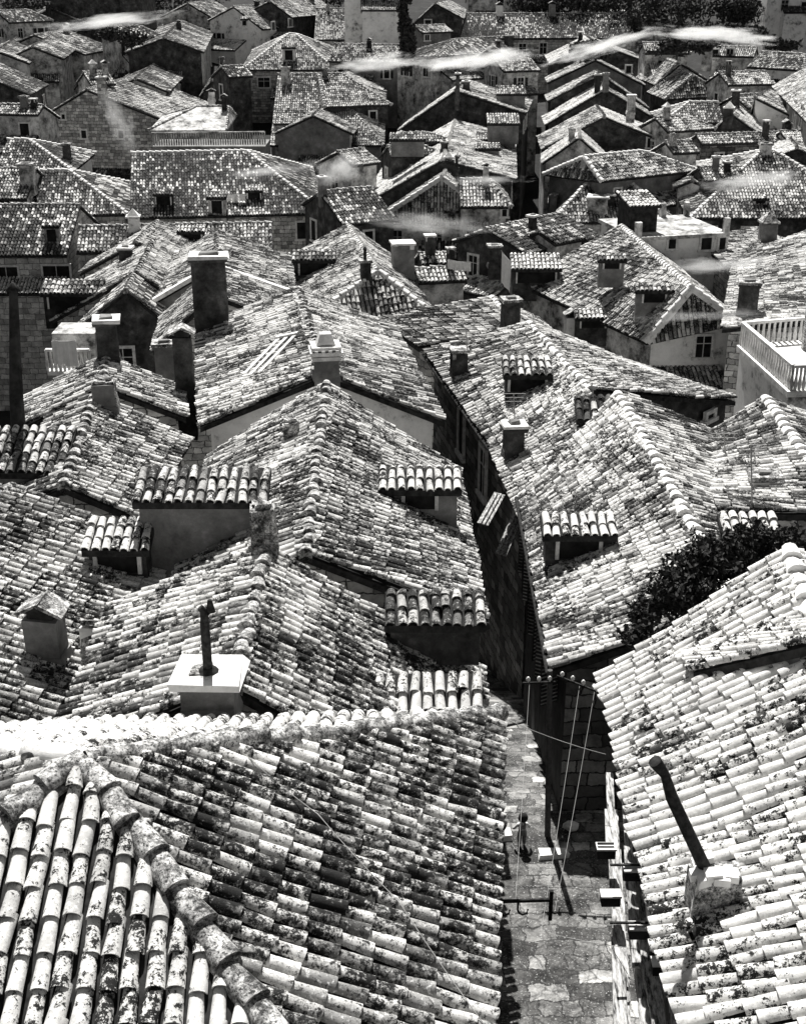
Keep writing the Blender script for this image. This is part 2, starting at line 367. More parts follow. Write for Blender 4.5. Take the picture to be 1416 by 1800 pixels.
def house(name, label, r0, r1=None, L=None, R=None, z=None, z1=None, yaw=None, ln=None, L2=None, R2=None, hn=0, hf=0, k=.42, tile='tile_mid', tf=None,
          wall='stone', win=(), chim=(), dorm=(), cap='ridge', sag=.07, jit=1.0, group='tiled houses of the old town', kind='stone_house', cat='house', coping=False, oh=.28, shed=False, flatwalls=True, capr=.14, Y=None, extra=()):
    """ridge from its near (or left) end r0 to r1; L and R give the eaves on either side; hn / hf hip the ends"""
    zz = zprof(r0[1]) if z is None else z
    P0 = r0 if isinstance(r0, np.ndarray) else PZ(r0[0], r0[1], zz)
    if isinstance(r1, np.ndarray): P1 = r1
    elif r1 is not None: P1 = PZ(r1[0], r1[1], zz if z1 is None else z1)
    else: a = math.radians(yaw); P1 = P0+A(math.sin(a), math.cos(a), 0)*ln
    if Y is not None:
        P0 = PY(r0[0], r0[1], Y); P1 = PY(r1[0], r1[1], Y); P1[2] = P0[2]
    d = P1-P0; d[2] = 0; Lr = np.linalg.norm(d); d = d/Lr
    L0 = eave(P0, d, 1, L, k); R0 = eave(P0, d, -1, R, k)
    L1 = (P1+(L0-P0)) if L2 is None else eave(P1, d, 1, L2, k)
    R1 = (P1+(R0-P0)) if R2 is None else eave(P1, d, -1, R2, k)
    def isnum(s): return not isinstance(s, tuple) or len(s) == 2 or s[0] in ('w', 'y')
    if hn > 0:
        if isnum(L): L0 = L0-d*hn
        if isnum(R): R0 = R0-d*hn
    if hf > 0: L1 = L1+d*hf; R1 = R1+d*hf
    t = depth(P0); K, lip = lod(min(t, depth((L0+R0)/2)))
    tf = tf or {}
    gz = min(ground(p[1]) for p in (L0, R0, L1, R1))-.5
    cen = (L0+R0+L1+R1)/4
    root = thing(name, label, cat, A(cen[0], cen[1], ground(cen[1])), group)
    mb = MB(); faces = []
    def face(key, a, b, c, e, clip=None):
        faces.append([a, b, c, e] if np.linalg.norm(c-e) > .05 else [a, b, c])
        roof_face(mb, a, b, c, e, tf.get(key, tile), K, lip, sag, jit, clip)
    face('L', L1, L0, P0, P1, bool(hn or hf))
    face('R', R0, R1, P1, P0, bool(hn or hf))
    if hn: face('n', L0, R0, P0, P0)
    if hf: face('f', R1, L1, P1, P1)
    for q in extra:
        e0, e1, q1, q0 = [PZ(*p) for p in q]; faces.append([e0, e1, q1, q0]); roof_face(mb, e0, e1, q1, q0, tile, K, lip, sag, jit, False)
    H = dict(faces=faces, P0=P0, P1=P1, L0=L0, R0=R0, L1=L1, R1=R1, d=d, root=root, t=t, K=K, lip=lip, tile=tile)
    roof = mb.build('roof', cen, root); H['roof'] = roof
    cm = MB(); seg = 6 if t < 30 else 4; lump = 1.3 if t < 40 else .8
    caps(cm, P0, P1, cap, capr, seg, .42, lump) if not shed else None
    if hn:
        for q in (L0, R0): caps(cm, q, P0, cap, capr, seg, .42, lump)
    if hf:
        for q in (L1, R1): caps(cm, q, P1, cap, capr, seg, .42, lump)
    if coping:
        for q, s in ((L0, 1), (R0, -1)):
            a = q-d*.1+A(0, 0, .12); b = P0-d*.1+A(0, 0, .12); x = unit(b-a); cm.box((a+b)/2, x, d, np.cross(x, d), np.linalg.norm(b-a)/2, .2, .09, 'pale')
    if cm.n: cm.build('ridge_cap', cen, roof)
    # walls, set in under the eaves
    ins = lambda p, rp, e, other: p+unit((rp-p)*A(1, 1, 0)+1e-9)*0
    def inset(E, Rp, sgn, hip):
        perp = Rp-E; acr = perp-d*np.dot(perp, d); q = E+acr*min(.45, oh/max(.3, np.linalg.norm(acr[:2])))
        return q+d*sgn*(oh if hip else .12)-A(0, 0, .16)
    wL0, wR0, wL1, wR1 = inset(L0, P0, 1, hn), inset(R0, P0, 1, hn), inset(L1, P1, -1, hf), inset(R1, P1, -1, hf)
    if hn:
        zl = min(wL0[2], wR0[2], L0[2]-.05, R0[2]-.05); 
    g = lambda p: A(p[0], p[1], gz)
    wm = MB(); a0 = P0+d*.12-A(0, 0, .16); a1 = P1-d*.12-A(0, 0, .16)
    wdict = wall if isinstance(wall, dict) else {}
    wmat = lambda key: wdict.get(key, wdict.get('', 'stone')) if wdict else wall
    def poly(key, pts): wm.add(pts, [tuple(range(len(pts)))], wmat(key))
    poly('n', [g(wL0), g(wR0), wR0]+([] if hn else [a0])+[wL0])
    poly('f', [g(wR1), g(wL1), wL1]+([] if hf else [a1])+[wR1])
    poly('R', [g(wR0), g(wR1), wR1, wR0])
    poly('L', [g(wL1), g(wL0), wL0, wL1])
    wl = wm.build('wall', cen, root, uv=True); H['wall'] = wl
    pl = {'n': (wL0, wR0), 'R': (wR0, wR1), 'L': (wL1, wL0), 'f': (wR1, wL1)}
    H['pl'] = pl
    for wn in win:
        key = wn[0]; a, b = pl[key]; tv = (b-a)*A(1, 1, 0); tv = unit(tv); n = A(tv[1], -tv[0], 0)
        if wn[1] == 'q':
            q = a+(b-a)*wn[2]; frame_window(q-A(0, 0, wn[3]), tv, n, wn[4], wn[5], wl); continue
        px, py, wpx, hpx = wn[1:5]; c = PP(px, py, a, n); t_ = depth(c); wm_ = wpx*t_/F; hm = hpx*t_/F
        if len(wn) > 5 and wn[5] == 'm': wm_, hm = wpx, hpx
        frame_window(c, tv, n, wm_, hm, wl)
    for c in chim: chimney(H, *c)
    for dd in dorm: dormer(H, *dd)
    # lean-to built against the front wall of the farther houses
    key = 'n' if abs(d[1]) > .7 else 'R'
    if t > 55 and kind != 'wooden_shed' and random.random() < .8:
        a, b = pl[key]; lw = np.linalg.norm((b-a)*A(1, 1, 0))
        if lw > 2.2:
            tv = unit((b-a)*A(1, 1, 0)); n = A(tv[1], -tv[0], 0); f0 = random.uniform(0, .35); f1 = random.uniform(.6, 1.0); zt = min(a[2], b[2])-random.uniform(.9, 1.9); out = random.uniform(1.4, 2.6)
            q0, q1 = a+(b-a)*f0, a+(b-a)*f1; q0 = A(q0[0], q0[1], zt); q1 = A(q1[0], q1[1], zt); e0, e1 = q0+n*out-A(0, 0, .42*out), q1+n*out-A(0, 0, .42*out)
            lm = MB(); i0, i1 = e0-n*.2-A(0, 0, .05)+tv*.1, e1-n*.2-A(0, 0, .05)-tv*.1; r0_, r1_ = q0+tv*.1-A(0, 0, .1), q1-tv*.1-A(0, 0, .1)
            lm.add([g(i0), g(i1), i1, i0, g(r0_), g(r1_), r1_, r0_], [(0, 1, 2, 3), (4, 0, 3, 7), (1, 5, 6, 2)], wmat(key)); lo_ = lm.build('lean_to', cen, root, uv=True)
            rm = MB(); roof_face(rm, e0, e1, q1, q0, random.choice(('tile_mid', 'tile_mid', 'tile_dark', 'tile_clean')), K, lip, .03, 1.0, clip=False); rm.build('lean_to_roof', cen, lo_)
    # what every house has: flues on the ridge, openings in the upper walls
    if t > 52 and not chim and kind != 'wooden_shed':
        Lr_ = np.linalg.norm(P1-P0)
        for i in range(random.choice((0, 0, 1, 1, 2))):
            q = P0+(P1-P0)*random.uniform(.08, .9)+A(-d[1], d[0], 0)*random.uniform(-.9, .9)-A(0, 0, .35); w_ = random.uniform(.38, .62); hh_ = random.uniform(.8, 1.4)
            pb = PP(*pix(q), q, A(0, 1, 0)); pt = q+A(0, 0, hh_)
            chimney(H, pix(q)[0], pix(q)[1], pix(pt)[1], w_*F/depth(q), random.choice(('slab', 'slab', 'open', 'gable', 'pyramid', 'lump')), random.choice(('soot_shade', 'darkwall', 'greywall', 'plaster')), .9)
    if t > 45 and not any(w_[0] == 'R' for w_ in win):
        for key in ('R', 'n'):
            a, b = pl[key]; lw = np.linalg.norm((b-a)*A(1, 1, 0)); k_ = int(lw/2.4)
            if key == 'n' and (any(w_[0] == 'n' for w_ in win)): continue
            tv = unit((b-a)*A(1, 1, 0)); n = A(tv[1], -tv[0], 0); top_ = min(a[2], b[2])
            for i in range(min(k_, 5)):
                if random.random() < .75: q = a+(b-a)*((i+.5)/k_); frame_window(A(q[0], q[1], top_-1.15), tv, n, random.uniform(.55, .85), random.uniform(.8, 1.3), wl, random.random() < .25)
    ALLH[label] = H
    return H
def chimney(H, px, pyb, pyt, wpx, style='slab', mat='greywall', dep=.8):
    """masonry stack from the roof at (px, pyb) up to height pyt, wpx wide"""
    b = side_of_planes(H, px, pyb); t = depth(b); w = wpx*t/F
    top = PP(px, pyt, b+A(0, .0, 0), A(0, 1, 0)); h = max(.4, top[2]-b[2])
    d = H['d']; x = A(d[1], -d[0], 0); 
    if abs(x[0]) < .7: x, d = d, A(-d[1], d[0], 0)
    y = A(-x[1], x[0], 0); up = A(0, 0, 1); base = A(b[0], b[1], b[2]-.7)
    mb = MB(); capm = 'pale' if random.random() < .55 else 'ridge'
    mb.box(base+up*(h-.1+.7)/2+y*w*dep/2, x, y, up, w/2, w*dep/2, (h-.1+.7)/2, mat, .95, .02)
    mb.box(A(b[0], b[1], b[2]+.06)+y*w*dep/2, x, y, up, w/2+.05, w*dep/2+.05, .12, mat, .9, .02)
    ob = mb.build('chimney', b, H['root'], uv=True)
    c = A(b[0], b[1], b[2]+h)+y*w*dep/2; cm = MB(); hw, hd = w/2, w*dep/2
    if style == 'slab':
        cm.box(c-up*.16, x, y, up, hw+.05, hd+.05, .05, mat, 1.05, .015)
        cm.box(c-up*.06, x, y, up, hw+.08, hd+.08, .055, capm, .96, .022)
        cm.box(c+up*.01, x, y, up, hw*.6, hd*.6, .05, 'greywall', .8, .03)
    elif style == 'open':     # a flat lid on four little posts
        for sx in (-1, 1):
            for sy in (-1, 1): cm.box(c-up*.16+x*sx*hw*.75+y*sy*hd*.75, x, y, up, hw*.2, hd*.2, .12, capm)
        cm.box(c, x, y, up, hw+.06, hd+.06, .05, capm); cm.box(c-up*.2, x, y, up, hw*.9, hd*.9, .1, 'soot_shade')
    elif style == 'lump':     # a rough mortared stump roofed with two or three loose tiles
        cm.box(c-up*(h*.5+.05), x, y, up, hw*1.06, hd*1.06, h*.5, 'ridge', .72, .05)
        for i in range(3): cm.box(c+x*random.uniform(-.4, .4)*hw+y*random.uniform(-.3, .3)*hd+up*random.uniform(-.06, .02), unit(A(1, random.uniform(-.5, .5), random.uniform(-.4, .4))), y, up, hw*.6, hd*.5, .035, 'ridge', .9, .02)
    elif style == 'gable':    # two tiles leaning together over the smoke holes
        a = c+up*(.1+w*.28); V = []
        for s in (-1, 1):
            ax = unit(x*s*(hw+.08)-up*(w*.32)); q = (a+(c+x*s*(hw+.08)-up*.02))/2
            cm.box(q, ax, y, np.cross(ax, y), np.linalg.norm(a-(c+x*s*(hw+.08)-up*.02))/2, hd+.03, .03, 'ridge', .96, .02)
        cm.box(c+up*.02, x, y, up, hw*.75, hd*.75, w*.16, 'soot_shade')
    elif style == 'pyramid':
        cm.box(c, x, y, up, hw+.08, hd+.08, .05, capm); cm.box(c+up*(.05+w*.3), x, y, up, hw+.02, hd+.02, w*.3, capm, .05)
    elif style == 'stove':
        cm.box(c-up*.05, x, y, up, hw+.12, hd+.16, .06, 'ridge_white', .97, .03); cm.box(c-up*.02-x*hw*.3, x, y, up, hw*.4, hd*.5, .05, 'ridge', .8, .03); cm.box(c-up*.2, x, y, up, hw*.8, hd*.8, .1, 'soot_shade')
        q = c-y*hd*.1; cm.tube([q, q+up*.1, q+up*.8], .068, 'iron', 10); cm.tube([q, q+up*.06], [.16, .09], 'iron', 10)
        cm.tube([q+up*.8, q+up*.95, q+up*1.02-x*.05], [.06, .06, .05], 'iron', 8); cm.tube([q+up*.86+x*.0, q+up*.97+x*.1, q+up*1.14+x*.09], [.055, .07, .03], 'iron', 8)
    elif style == 'pipe':
        cm.box(c-up*.05, x, y, up, hw+.08, hd+.08, .06, capm); cm.tube([c, c+up*w*1.1], w*.16, 'iron', 8); cm.tube([c+up*w*1.1, c+up*w*1.25], [w*.24, w*.05], 'iron', 8)
    elif style == 'crenel':   # the ornate stack with a corbelled, toothed head
        for zz, o in ((-.1, .06), (-.24, .1), (-.38, .05)): cm.box(c+up*zz, x, y, up, hw+o, hd+o, .05, capm)
        for i in range(4):
            for sy in (-1, 1): cm.box(c-up*.17+x*hw*(i-1.5)*.55+y*sy*(hd+.08), x, y, up, hw*.13, .05, .05, capm)
        cm.box(c+up*.12, x, y, up, hw*.75, hd*.75, .14, capm, .6)
    cm.build('chimney_cap', b, ob)
    return ob
def dormer(H, x0, x1, yt, yb, yw, opening=.6, wall='darkwall', tile=None, kk=.34, yaw=0, sh=0):
    """dormer standing on the roof: tiled lean-to falling towards the front, wall below; pixel box of its front"""
    xm = (x0+x1)/2; b = side_of_planes(H, xm, yw); ya = math.radians(yaw); n = A(math.sin(ya), -math.cos(ya), 0); tv = A(-n[1], n[0], 0)
    fo = .16; pn = b+n*fo
    E0 = PP(x0, yb, pn, n); E1 = PP(x1, yb+sh, pn, n); c = (E0+E1)/2
    v = -n+A(0, 0, kk); yc = (900-yt)/F; up_ = lambda q: q[1]*ST+q[2]*CT
    zc_ = lambda q: q[1]*CT-q[2]*ST
    p = c-CAM; w = (yc*zc_(p)-up_(p))/(up_(v)-yc*zc_(v)); w = float(np.clip(w, .5, 5)); R0, R1 = E0+v*w, E1+v*w
    wm = MB(); h0 = b-A(0, 0, .9); s0, s1 = E0+tv*.1-n*fo-A(0, 0, .1), E1-tv*.1-n*fo-A(0, 0, .1); q0, q1 = R0+tv*.1-A(0, 0, .12), R1-tv*.1-A(0, 0, .12)
    z = lambda q: A(q[0], q[1], min(h0[2], q[2]-.3))
    V = [z(s0), z(s1), s1, s0, A(q1[0], q1[1], h0[2]), q1, A(q0[0], q0[1], h0[2]), q0]
    wm.add(V, [(0, 1, 2, 3), (1, 4, 5, 2), (6, 0, 3, 7), (4, 6, 7, 5), (3, 2, 5, 7)], wall)
    ob = wm.build('dormer', b, H['root'], uv=True)
    rm = MB(); K, lip = lod(depth(b)); roof_face(rm, E0, E1, R1, R0, tile or H['tile'], K, lip, .02, 1.0, clip=False)
    rb = rm.build('dormer_roof', b, ob)
    cm = MB(); caps(cm, R0, R1, 'ridge', .12, 5, .42); cm.build('ridge_cap', b, rb) if False else None
    if opening:
        hw = np.linalg.norm(s1-s0)/2*opening; cc = (s0+s1)/2; hh = (cc[2]-b[2])
        if hh > .25 and hw > .1:
            o = cc+A(0, 0, -hh*.5)+n*.02; m = MB(); m.box(o, tv, n, A(0, 0, 1), hw, .02, hh*.38, 'pane')
            if hw > .3:
                for s in (-1, 1): m.box(o+tv*s*(hw+.04)+n*.03, tv, n, A(0, 0, 1), .04, .04, hh*.4, 'frame')
            m.build('window', b, ob)
    return ob

def rowhouse(label, near, far, ze, w, rise, win=(), tile='tile_mid', wall='white', **kw):
    """house seen along its right flank: the flank's eave runs from near to far"""
    a, b = PZ(near[0], near[1], ze), PZ(far[0], far[1], ze); d = unit(b-a); left = A(-d[1], d[0], 0)
    return house('stone_house', label, a+left*w+UP_*rise, b+left*w+UP_*rise, L=('w', w, rise/w), R=('w', w, rise/w), tile=tile, wall=wall, win=win, **kw)
UP_ = A(0, 0, 1)
# ---------- camera, light, ground ----------
cam = bpy.data.cameras.new('camera'); co = bpy.data.objects.new('camera', cam); COL.objects.link(co)
cam.sensor_fit = 'VERTICAL'; cam.sensor_height = 24; cam.lens = F/1800*24; cam.clip_end = 2000; cam.clip_start = .1
co.location = (0, 0, CZ); co.rotation_euler = (math.radians(90)-TH, 0, 0); scene.camera = co
SUN = unit(A(-.07, .54, .83))
w = bpy.data.worlds.new('World'); scene.world = w; w.use_nodes = True; nt = w.node_tree
sky = nt.nodes.new('ShaderNodeTexSky'); sky.sky_type = 'NISHITA'; sky.sun_disc = False
sky.sun_elevation = math.asin(SUN[2]); sky.sun_rotation = math.atan2(SUN[0], SUN[1])
bw = nt.nodes.new('ShaderNodeRGBToBW'); bg = nt.nodes['Background']; bg.inputs[1].default_value = .05
nt.links.new(sky.outputs[0], bw.inputs[0]); nt.links.new(bw.outputs[0], bg.inputs[0])
sl = bpy.data.lights.new('sun', 'SUN'); sl.energy = 5; sl.angle = math.radians(.5); sl.color = (1, .985, .96)
so = bpy.data.objects.new('sun', sl); COL.objects.link(so)
from mathutils import Vector
so.rotation_euler = Vector(SUN).to_track_quat('Z', 'Y').to_euler(); so.location = (0, 0, 60)
scene.view_settings.view_transform = 'Standard'; scene.view_settings.look = 'None'; scene.view_settings.exposure = .75; scene.view_settings.gamma = 1
mb = MB(); ys = np.concatenate([np.arange(-60, 60, 2.5), np.arange(60, 430, 6)]); xs = np.linspace(-260, 260, 90)
V = [(x, y, ground(y)+(.5*math.sin(x*.3+y*.2) if y > 150 else 0)-.02) for y in ys for x in xs]; nx = len(xs)
Q = np.array([(j*nx+i, j*nx+i+1, (j+1)*nx+i+1, (j+1)*nx+i) for j in range(len(ys)-1) for i in range(nx-1)])
mb.add(V, Q, 'earth'); gnd = mb.build('ground', A(0, 0, 0), smooth=True)[0]; gnd['kind'] = 'structure'
# the lane between the foreground houses: one paved sheet, falling away down the slope beyond
mb = MB(); V = []; st = np.concatenate([np.arange(4, 22.1, 1.5), np.arange(22.5, 60, .8)])
for y in st:
    for xx in (-.4, 2, 4.4, 7.6): V.append((xx, y, ground(y)+.03))
Fq = [(4*i+k, 4*i+k+1, 4*i+k+5, 4*i+k+4) for i in range(len(st)-1) for k in range(3)]
mb.add(V, Fq, 'cobble'); al = mb.build('alley', A(0, 0, 0))[0]; al['kind'] = 'structure'
for near, far, wd in (((926, 395), (955, 118), 3.4), ((1215, 400), (1140, 96), 3.4)):  # far lane paving, the shade between the houses painted into its colour
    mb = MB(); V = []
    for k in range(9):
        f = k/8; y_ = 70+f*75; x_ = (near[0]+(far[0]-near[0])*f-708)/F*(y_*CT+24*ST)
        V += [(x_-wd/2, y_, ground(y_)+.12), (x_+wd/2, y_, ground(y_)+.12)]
    mb.add(V, [(2*k, 2*k+1, 2*k+3, 2*k+2) for k in range(8)], 'shade_pave'); o_ = mb.build('alley', A(0, 0, 0))[0]; o_['kind'] = 'structure'
# ---------- the houses, near to far ----------
# foreground pyramid roof: one apex, four hips
def pyramid(label, apex, z, corners, mats, wall='stone', **kw):
    P = PZ(apex[0], apex[1], z); C4 = corners                # front left, front right, back right, back left
    cen = sum(C4)/4; root = thing('stone_house', label, 'house', A(cen[0], cen[1], ground(cen[1])), 'tiled houses of the old town')
    mb = MB(); K, lip = lod(depth(P))
    for i in range(4): roof_face(mb, C4[i], C4[(i+1) % 4], P, P, mats[i], K, lip, .07, 1.0)
    rf = mb.build('roof', cen, root); cm = MB()
    for i in range(4): caps(cm, C4[i], P, kw.get('cap', ['ridge']*4)[i], kw.get('capr', .145), 7, .44, 1.2)
    cm.build('ridge_cap', cen, rf)
    wm = MB(); gz = ground(cen[1])-.5; ins = [c+(cen-c)*A(1, 1, 0)*.07-A(0, 0, .1) for c in C4]
    for i in range(4):
        a, b = ins[i], ins[(i+1) % 4]; wm.add([A(a[0], a[1], gz), A(b[0], b[1], gz), b, a], [(0, 1, 2, 3)], wall)
    wl = wm.build('wall', cen, root, uv=True)
    return dict(root=root, faces=[[C4[i], C4[(i+1) % 4], P] for i in range(4)], d=A(0, 1, 0), roof=rf, K=K, lip=lip, tile=mats[0], wall=wl)
ap = PZ(150, 1340, 12); BR = PZ(876, 1262, 10.0); FR = PZ(855, 1850, 10.0)
FRx = BR+(FR-BR)*1.46
sh_ = A(ap[0]*2, ap[1]*2, 0)
BL = PZ(-330, 1294, 9.9); FL = A(ap[0]-5.0, FRx[1]-.3, 10.0)
H1 = pyramid('big pyramid tile roof filling the bottom left beside the alley', (150, 1340), 12, [FL, FRx, BR, BL],
             ['tile_clean', 'tile_lichen', 'tile_clean', 'tile_mid'], cap=['ridge', 'ridge', 'ridge', 'ridge_white'])
H2 = house('stone_house', 'tile house just behind the big pyramid roof, carrying a flat chimney with black stovepipe', (411, 1215), (470, 962), z=9.9,
           L=('w', 2.9, .42), R=('w', 3.95, .64), R2=(838, 1178), tile='tile_mid', tf={'R': 'tile_lichen'}, sag=.1, capr=.13,
           chim=[(366, 1268, 1196, 92, 'stove', 'greywall', .8), (462, 972, 892, 44, 'lump', 'ridge', .9)], dorm=[(632, 850, 1184, 1250, 1268, 0, 'plaster', 'tile_clean', .5)])
H6 = house('stone_house', 'tile slope cut by the left edge, with a tile capped chimney low down', (-386, 1250), (18, 856), z=9.2,
           L=3.0, R=('w', 3.7, .36), tile='tile_lichen', sag=.1,
           chim=[(78, 1172, 1085, 62, 'gable', 'greywall', .8), (160, 1160, 1098, 36, 'lump', 'white', .7)], dorm=[(143, 262, 912, 968, 1010, .7, 'darkwall', 'tile_clean')])
H3 = house('stone_house', 'long tile house with wavering ridge between alley and wide front dormer', (537, 978), (574, 676), z=9.5,
           L=(300, 1090), L2=(372, 805), chim=[(512, 796, 742, 24, 'lump', 'ridge', .9)], R=(848, 1098), R2=(800, 832), tile='tile_mid', tf={'R': 'tile_lichen'}, sag=.14, capr=.13,
           dorm=[(232, 470, 822, 884, 990, 0, 'greywall', 'tile_mid'), (676, 854, 1040, 1100, 1092, 0, 'darkwall', 'tile_mid'), (664, 812, 822, 862, 898, .4, 'greywall', 'tile_clean')])
H5 = house('stone_house', 'tile house at left whose ridge ends below a round mortared stack', (112, 858), (166, 700), z=9.1,
           L=(18, 905), R=(250, 916), R2=(335, 774), tile='tile_mid', tf={'R': 'tile_lichen'}, sag=.1, cap='ridge',
           dorm=[(-40, 112, 752, 832, 862, 0, 'greywall', 'tile_mid')], chim=[(186, 728, 672, 40, 'lump', 'greywall', .9)])
H5b = house('stone_house', 'small tile house in front of the balcony with black square chimney', (183, 682), (186, 630), z=8.8,
            L=(36, 756), R=(327, 736), tile='tile_mid', sag=.08, chim=[(192, 640, 562, 38, 'slab', 'darkwall', .9)])
H4 = house('stone_house', 'whitewashed gable house with skylight boards and toothed chimney on its gable', (572, 662), (523, 508), z=9.2,
           L=(352, 752), R=(778, 742), tile='tile_mid', sag=.09, wall={'n': 'white', '': 'stone'}, capr=.135, cap='ridge',
           chim=[(575, 668, 607, 44, 'crenel', 'greywall', .9)],
           dorm=[])
H7 = house('stone_house', 'long tile house whose windowed stone side drops into the alley', (1035, 688), (928, 570), z=8.0,
           L=(915, 858, 1.35), L2=(748, 620, 1.35), R=(1292, 706, 1.7), R2=4.6, extra=[((860, 782, 6.62), (950, 1000, 6.6), (1135, 815, 7.95), (1035, 688, 8.0))], tile='tile_mid', sag=.1, wall={'n': 'darkwall', 'L': 'stone_dark', '': 'stone'}, cap='ridge_white',  # 'L' wall in darker stone, alley shade put into its colour
           dorm=[(884, 972, 628, 660, 690, .8, 'darkwall', 'tile_mid'), (1012, 1078, 696, 738, 752, 0, 'darkwall', 'tile_dark', .7)],
           chim=[(808, 668, 618, 27, 'open', 'darkwall', .9), (905, 808, 748, 34, 'slab', 'darkwall', .9)],
           win=[('L', 812, 760, .7, 1.5, 'm'), ('L', 850, 830, .7, 1.5, 'm'), ('n', 1246, 731, 24, 9)])
H8 = house('stone_house', 'steep tile slope with white ridge beside the dark bush and the alley', (1292, 1072), (1085, 694), z=8.5,
           L=(972, 1180), L2=(914, 872, 1.3), R=3.4, tile='tile_mid', tf={'L': 'tile_mid'}, sag=.1, cap='ridge_white', capr=.15, wall={'n': 'stone_dark', 'L': 'soot_shade', '': 'stone_dark'},  # 'L' wall coloured near black in place of the alley's shade
           dorm=[(953, 1086, 903, 942, 985, .6, 'darkwall', 'tile_clean')])
H9 = house('stone_house', 'pale tile roof filling the bottom right, crossed by a leaning stovepipe', (1700, 1800), (1384, 972), z=11.6,
           L=(1218, 1900), L2=(1058, 1192), R=3.0, tile='tile_clean', sag=.1, cap='ridge_white', capr=.15, wall='stone_dark', jit=1.35, oh=.75)
H10 = house('stone_house', 'tile roof on the right with whitewashed ridge and two thin aerials', (1480, 905), (1344, 702), z=8.3,
            L=(1262, 905), L2=(1222, 782, 1.1), R=3, tile='tile_mid', sag=.1, cap='ridge_white', capr=.17,
            chim=[(1345, 868, 838, 44, 'slab', 'white', .9)], dorm=[(1268, 1372, 903, 936, 965, 0, 'greywall', 'tile_clean')])
# middle distance
house('stone_house', 'roof with a square chimney on its end, just beyond the long windowed house', (925, 585), (862, 524), z=7.1, L=(735, 612, 1.1), L2=(662, 562, 1.1), R=(1010, 625), tile='tile_mid',
      chim=[(900, 585, 527, 30, 'slab', 'darkwall', .9)], cap='ridge_white')
house('stone_house', 'tile house carrying the tall black tower chimney', (376, 520), yaw=-6, ln=5, z=7.4, L=(270, 618), R=(505, 570), tile='tile_mid',
      chim=[(375, 622, 450, 60, 'slab', 'darkwall', .7), (293, 690, 604, 33, 'slab', 'greywall', .9), (329, 735, 590, 34, 'gable', 'darkwall', .9)])
house('stone_house', 'parapeted gable house behind the tower chimney, pale coping on both rakes', (376, 470), yaw=-6, ln=8, z=6.6, L=(270, 532), R=(518, 519), tile='tile_mid', coping=True, wall='greywall')
house('stone_house', 'rubble stone gable with a long left rake at mid left', (240, 482), yaw=-4, ln=7, z=6.0, L=(90, 566), R=(300, 520), tile='tile_mid', wall='stone',
      win=[('n', 190, 522, 7, 14)], dorm=[(70, 178, 492, 517, 545, .8, 'soot_shade', 'tile_mid')])
house('stone_house', 'low roof beside a twin chimney below the long eave at left', (238, 428), yaw=2, ln=6, z=5.2, L=(140, 482), R=(352, 482), tile='tile_mid',
      chim=[(222, 478, 435, 22, 'slab', 'darkwall', .9), (320, 478, 443, 19, 'slab', 'darkwall', .9)])
house('stone_house', 'leaning black eave house beneath the rubble gable', (222, 512), yaw=-4, ln=3, z=6.0, L=(125, 596), R=(300, 575), tile='tile_dark', wall='darkwall')
F1 = house('stone_house', 'tile house with white ridge and two lean-to dormers in the middle of the view', (664, 478), (612, 398), z=5.9, L=(490, 570), R=(752, 540), hn=2.2, tile='tile_mid', cap='ridge_white', capr=.17, sag=.12,
      dorm=[(462, 545, 445, 460, 476, .8, 'darkwall', 'tile_mid'), (512, 590, 440, 458, 486, .7, 'darkwall', 'tile_mid')],
      chim=[(710, 490, 430, 38, 'open', 'greywall', .9), (643, 500, 458, 18, 'pipe', 'darkwall', .9)])
house('stone_house', 'small tile house beside the laundry, two stepped canopy roofs', (735, 448), (792, 446), z=4.6, L=2, R=('y', 466), tile='tile_clean', wall='darkwall')
house('stone_house', 'lower canopy roof between the open chimney and the laundry', (728, 474), (812, 470), z=4.2, L=2, R=('y', 497), tile='tile_clean', wall='plaster')
house('stone_house', 'dark sloping roof in front of the black alley mouth', (852, 404), (985, 376), z=4.9, L=2.5, R=('y', 448, .3), tile='tile_dark', wall='darkwall')
house('wooden_shed', 'grey board shed roof at the end of the dark sloping roof', (945, 408), (1000, 398), z=4.9, L=1.5, R=('y', 430, .35), tile='tile_mid', wall='plaster', cat='shed', group=None)
F4 = house('stone_house', 'large tile house with three small dormers and white ridge right of centre', (1214, 507), (1090, 398), z=5.5, L=(1136, 602), L2=(912, 500, 2.2), R=(1296, 566), hn=.01, tile='tile_mid', cap='ridge_white', capr=.17, sag=.12,
      wall={'n': 'white', '': 'plaster'}, win=[('n', 1235, 609, 27, 38)],
      dorm=[(898, 988, 446, 474, 500, .8, 'darkwall', 'tile_clean'), (1010, 1076, 544, 560, 578, .7, 'darkwall', 'tile_clean'), (1050, 1102, 448, 458, 474, .6, 'greywall', 'tile_mid'), (1116, 1186, 500, 512, 534, .6, 'greywall', 'tile_mid')],
      chim=[(870, 470, 432, 22, 'slab', 'darkwall', .9), (1005, 600, 556, 24, 'gable', 'white', .9)])
house('stone_house', 'tile slope at the right edge with a dark doorway tower', (1500, 560), (1440, 398), z=5.6, L=(1268, 580), L2=(1290, 455, 1.6), R=3, tile='tile_mid', sag=.1,
      chim=[(1311, 560, 497, 34, 'slab', 'darkwall', 1)])
house('stone_house', 'house with domed vent at the right edge below the wisp', (1395, 452), (1330, 402), z=4.6, L=(1275, 470), R=4, tile='tile_mid', chim=[(1350, 428, 392, 28, 'pyramid', 'greywall', .9)])
